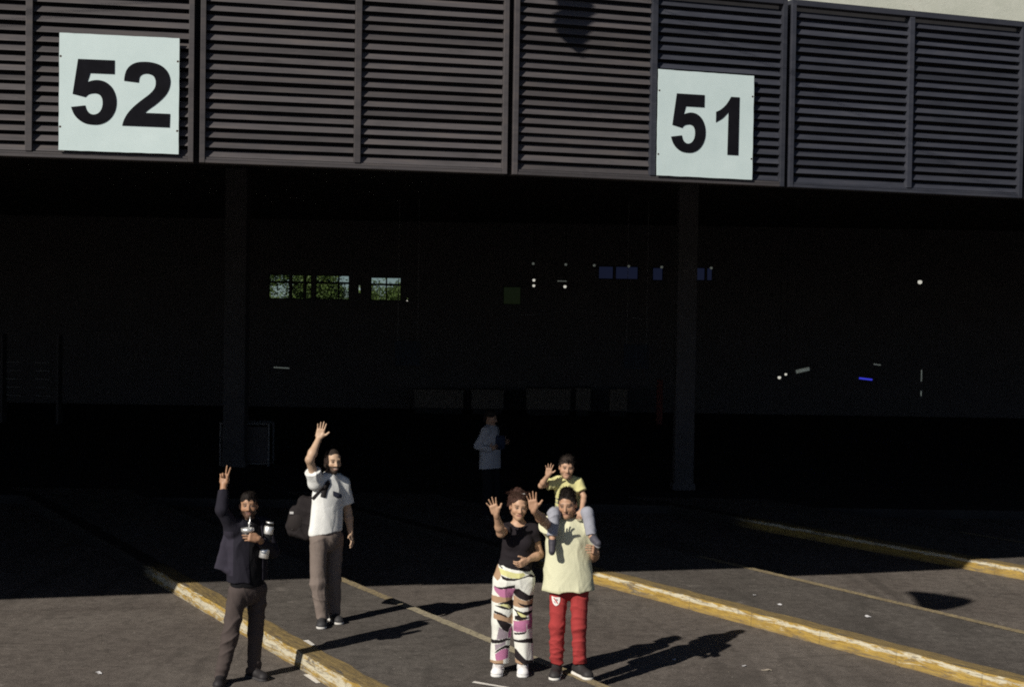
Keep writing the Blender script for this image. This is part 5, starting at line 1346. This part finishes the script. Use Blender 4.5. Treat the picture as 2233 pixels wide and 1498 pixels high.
s.rc(J['sA'], J['eA'], 0.070, 0.056, 0.03); s.rc(J['eA'], J['eA'] + (J['wA'] - J['eA']) * 0.74, 0.056, 0.047, 0.02, cap_b=True)
s.rc(J['sB'], J['eB'], 0.070, 0.058, 0.03); s.rc(J['eB'], J['eB'] + (J['wB'] - J['eB']) * 0.80, 0.058, 0.048, 0.02, cap_b=True)
wj = wob(95, (26, 26, 16)); s.folds(add_f(lambda P: 0.005 * wj(P), crease(98, [(1, 0.2, 0.4), (0.3, 0.2, 1), (1, -0.5, -0.3)], 24, 0.010)))
def jacket_lit_col(P):
    C = np.tile(V(0.018, 0.017, 0.025), (len(P), 1)); m_ = (P[:, 0] < -0.01) & (P[:, 2] < 1.40) & (P[:, 2] > 1.0); C[m_] = V(0.033, 0.030, 0.044); return C  # lighter side panel: sunlight put into the cloth colour
LM.part("jacket", s, "cloth", jacket_lit_col)
s = jeans(J, (0.086, 0.070, 0.058), 0.935, 0.060, 0.152, fwd=(1.0, -1, 0)); s.folds(add_f(leg_folds(97, 0.42, 0.08, 0.004, 0.007), crease(99, [(0.6, 0.2, 1), (-0.6, 0.4, 1), (1, 0.3, 0.3)], 36, 0.010))); LM.part("trousers", s, "cloth", flat((0.072, 0.058, 0.055)))
s = Sculpt(); s.rc(V(0.09, 0, 0.925), V(0.09, 0, 0.895), 0.156, 0.157, 0.01, sq=0.68, n=n); s.cut((0, 0, 0.93), (0, 0, 1)); s.cut((0, 0, 0.892), (0, 0, -1)); LM.part("belt", s, "cloth", flat((0.05, 0.06, 0.10)))
LM.shoes((0.022, 0.020, 0.022), (0.05, 0.048, 0.05), 1.05)
# drinking gourd with metal straw
mat_plain("steel_bright", (0.85, 0.85, 0.84), 0.42, 0.05, 5, metal=0.75); mat_plain("gourd", (0.05, 0.045, 0.045), 0.4, 0.3, 20)
o = empty("drinking_gourd", (-2.458 + 0.128, 12.839 - 0.215, 1.345)); tag(o, "dark drinking gourd with a silver rim held before the chest", "cup")
MB().lathe([(0.018, -0.012), (0.036, 0.0), (0.048, 0.025), (0.050, 0.045), (0.046, 0.062)], n=24).build("bowl", MATS["gourd"], o, smooth=True)
MB().lathe([(0.047, 0.062), (0.056, 0.066), (0.058, 0.094), (0.054, 0.096), (0.050, 0.072), (0.02, 0.066)], n=24).build("rim", MATS["steel_bright"], o, smooth=True)
MB().tube([(0.005, 0.0, 0.05), (0.012, 0.01, 0.12), (0.016, 0.02, 0.165), (0.014, 0.045, 0.19)], [0.0055, 0.0055, 0.006, 0.006], 8).build("straw", MATS["steel_bright"], o, smooth=True)
MB().lathe([(0.008, -0.014), (0.011, -0.008), (0.011, 0.008), (0.008, 0.014)], (0.0125, 0.012, 0.135), (0.05, 0.12, 1), 12).build("straw_collar", MATS["steel_bright"], o, smooth=True)
# steel thermos under his arm
a, c = Vector((0.300, -0.045, 1.480)), Vector((0.246, -0.060, 1.150)); ax = (a - c)
o = empty("thermos_flask", (-2.458 + c.x, 12.839 + c.y, c.z)); tag(o, "black and steel thermos flask clamped under the man's arm", "flask"); Lh = ax.length
mat_plain("flask_black", (0.012, 0.012, 0.013), 0.35, 0.2)
MB().lathe([(0.040, 0.0), (0.043, 0.004), (0.043, 0.085), (0.0425, 0.086)], (0, 0, 0), ax, 24).build("lower_band", MATS["steel_bright"], o, smooth=True)
MB().lathe([(0.0424, 0.086), (0.0424, Lh - 0.115)], (0, 0, 0), ax, 24).build("flask_body", MATS["flask_black"], o, smooth=True)
MB().lathe([(0.0425, Lh - 0.115), (0.043, Lh - 0.113), (0.043, Lh - 0.055), (0.036, Lh - 0.045)], (0, 0, 0), ax, 24).build("upper_band", MATS["steel_bright"], o, smooth=True)
MB().lathe([(0.034, Lh - 0.045), (0.034, Lh - 0.010), (0.028, Lh)], (0, 0, 0), ax, 24).build("lid", MATS["flask_black"], o, smooth=True)
MB().lathe([(0.0345, Lh - 0.018), (0.0350, Lh - 0.012), (0.033, Lh - 0.006)], (0, 0, 0), ax, 24).build("lid_ring", MATS["steel_bright"], o, smooth=True)

# ---- person in the shade
J = dict(head=(0.019,0.000,1.576), neck=(0.014,0.000,1.440), sA=(-0.127,-0.030,1.376), sB=(0.151,0.030,1.368), eA=(-0.222,0.050,1.150), wA=(-0.150,-0.120,1.107), hA=(-0.060,-0.200,1.150),
         eB=(0.206,0.050,1.173), wB=(0.189,-0.120,1.196), hB=(0.134,-0.240,1.218), chest=(0.010,0.000,1.240), waist=(0.013,0.000,1.046), pelvis=(0.023,0.000,0.900), hipA=(-0.062,0.000,0.838), hipB=(0.102,0.000,0.840),
         kA=(-0.064,-0.030,0.490), aA=(-0.066,0.000,0.106), kB=(0.115,-0.030,0.493), aB=(0.127,0.000,0.109), tA=(-0.047,-0.150,0.028), tB=(0.180,-0.150,0.032))
PP = Person("person", (-0.326, 22.1, 0.147), J, "dim figure in a pale jacket standing in the shade behind the woman"); J = PP.J; PP.root.rotation_euler = (0, 0, math.radians(50))
HM = frame(20, 10, 0); s = Sculpt(); head(s, J['head'], HM, 0.97, J['neck']); body_torso(s, J, 0.14, 0.125, 0.14)
for q in 'AB':
    limb(s, J['s' + q], J['e' + q], J['w' + q], 0.044, 0.038, 0.026); limb(s, J['hip' + q], J['k' + q], J['a' + q], 0.073, 0.055, 0.038); hand(s, J['w' + q], J['h' + q], (0, -1, 0), (0, 0, 1), 0.95, 0.7, (24, 24, 24, 24))
PP.part("body", s, "skin", face_color(J['head'], HM, 0.97, (0.36, 0.22, 0.15), (0.2, 0.1, 0.08), (0.03, 0.02, 0.02)), 0.007)
s = Sculpt(); hair_cap(s, J['head'], HM, 0.97, 0.01, 0.01, 0.06, 0.0); s.folds(strands(HM, 0.005, 101)); PP.part("hair", s, "hair", flat((0.02, 0.015, 0.013)), 0.007)
s = tee(J, 0.185, V(0.02, 0, 0.80), 0.205, sl=(1.0, 1.0), sr=0.062, shr=0.07); s.rc(J['eA'], J['wA'], 0.060, 0.05, 0.02); s.rc(J['eB'], J['wB'], 0.060, 0.05, 0.02); s.folds(drape(103, 0.008, 18, 10)); PP.part("jacket", s, "cloth", flat((0.42, 0.43, 0.48)), 0.007)
s = jeans(J, (0.096, 0.080, 0.068), 0.95, 0.07); s.folds(leg_folds(105, 0.48, 0.1)); PP.part("trousers", s, "cloth", flat((0.012, 0.012, 0.016)), 0.007)
PP.shoes((0.02, 0.02, 0.02), (0.04, 0.04, 0.04), 1.05)
o = empty("shoulder_bag", (-0.326 + 0.20, 22.1 - 0.04, 1.35)); tag(o, "dark blue bag carried by the dim figure in the shade", "bag")
s = Sculpt(); s.box((-0.04, 0, 0), (0.085, 0.05, 0.11), None, 0.04, 0.01); link("bag_body", s.mesh("bag_body", 0.007, flat((0.025, 0.035, 0.065))), MATS["cloth"], o)
MB().tube([(-0.08, 0.02, 0.10), (-0.05, 0.08, 0.22), (0.0, 0.16, 0.27)], 0.012, 6).build("strap", MATS["strap_black"], o, smooth=True)
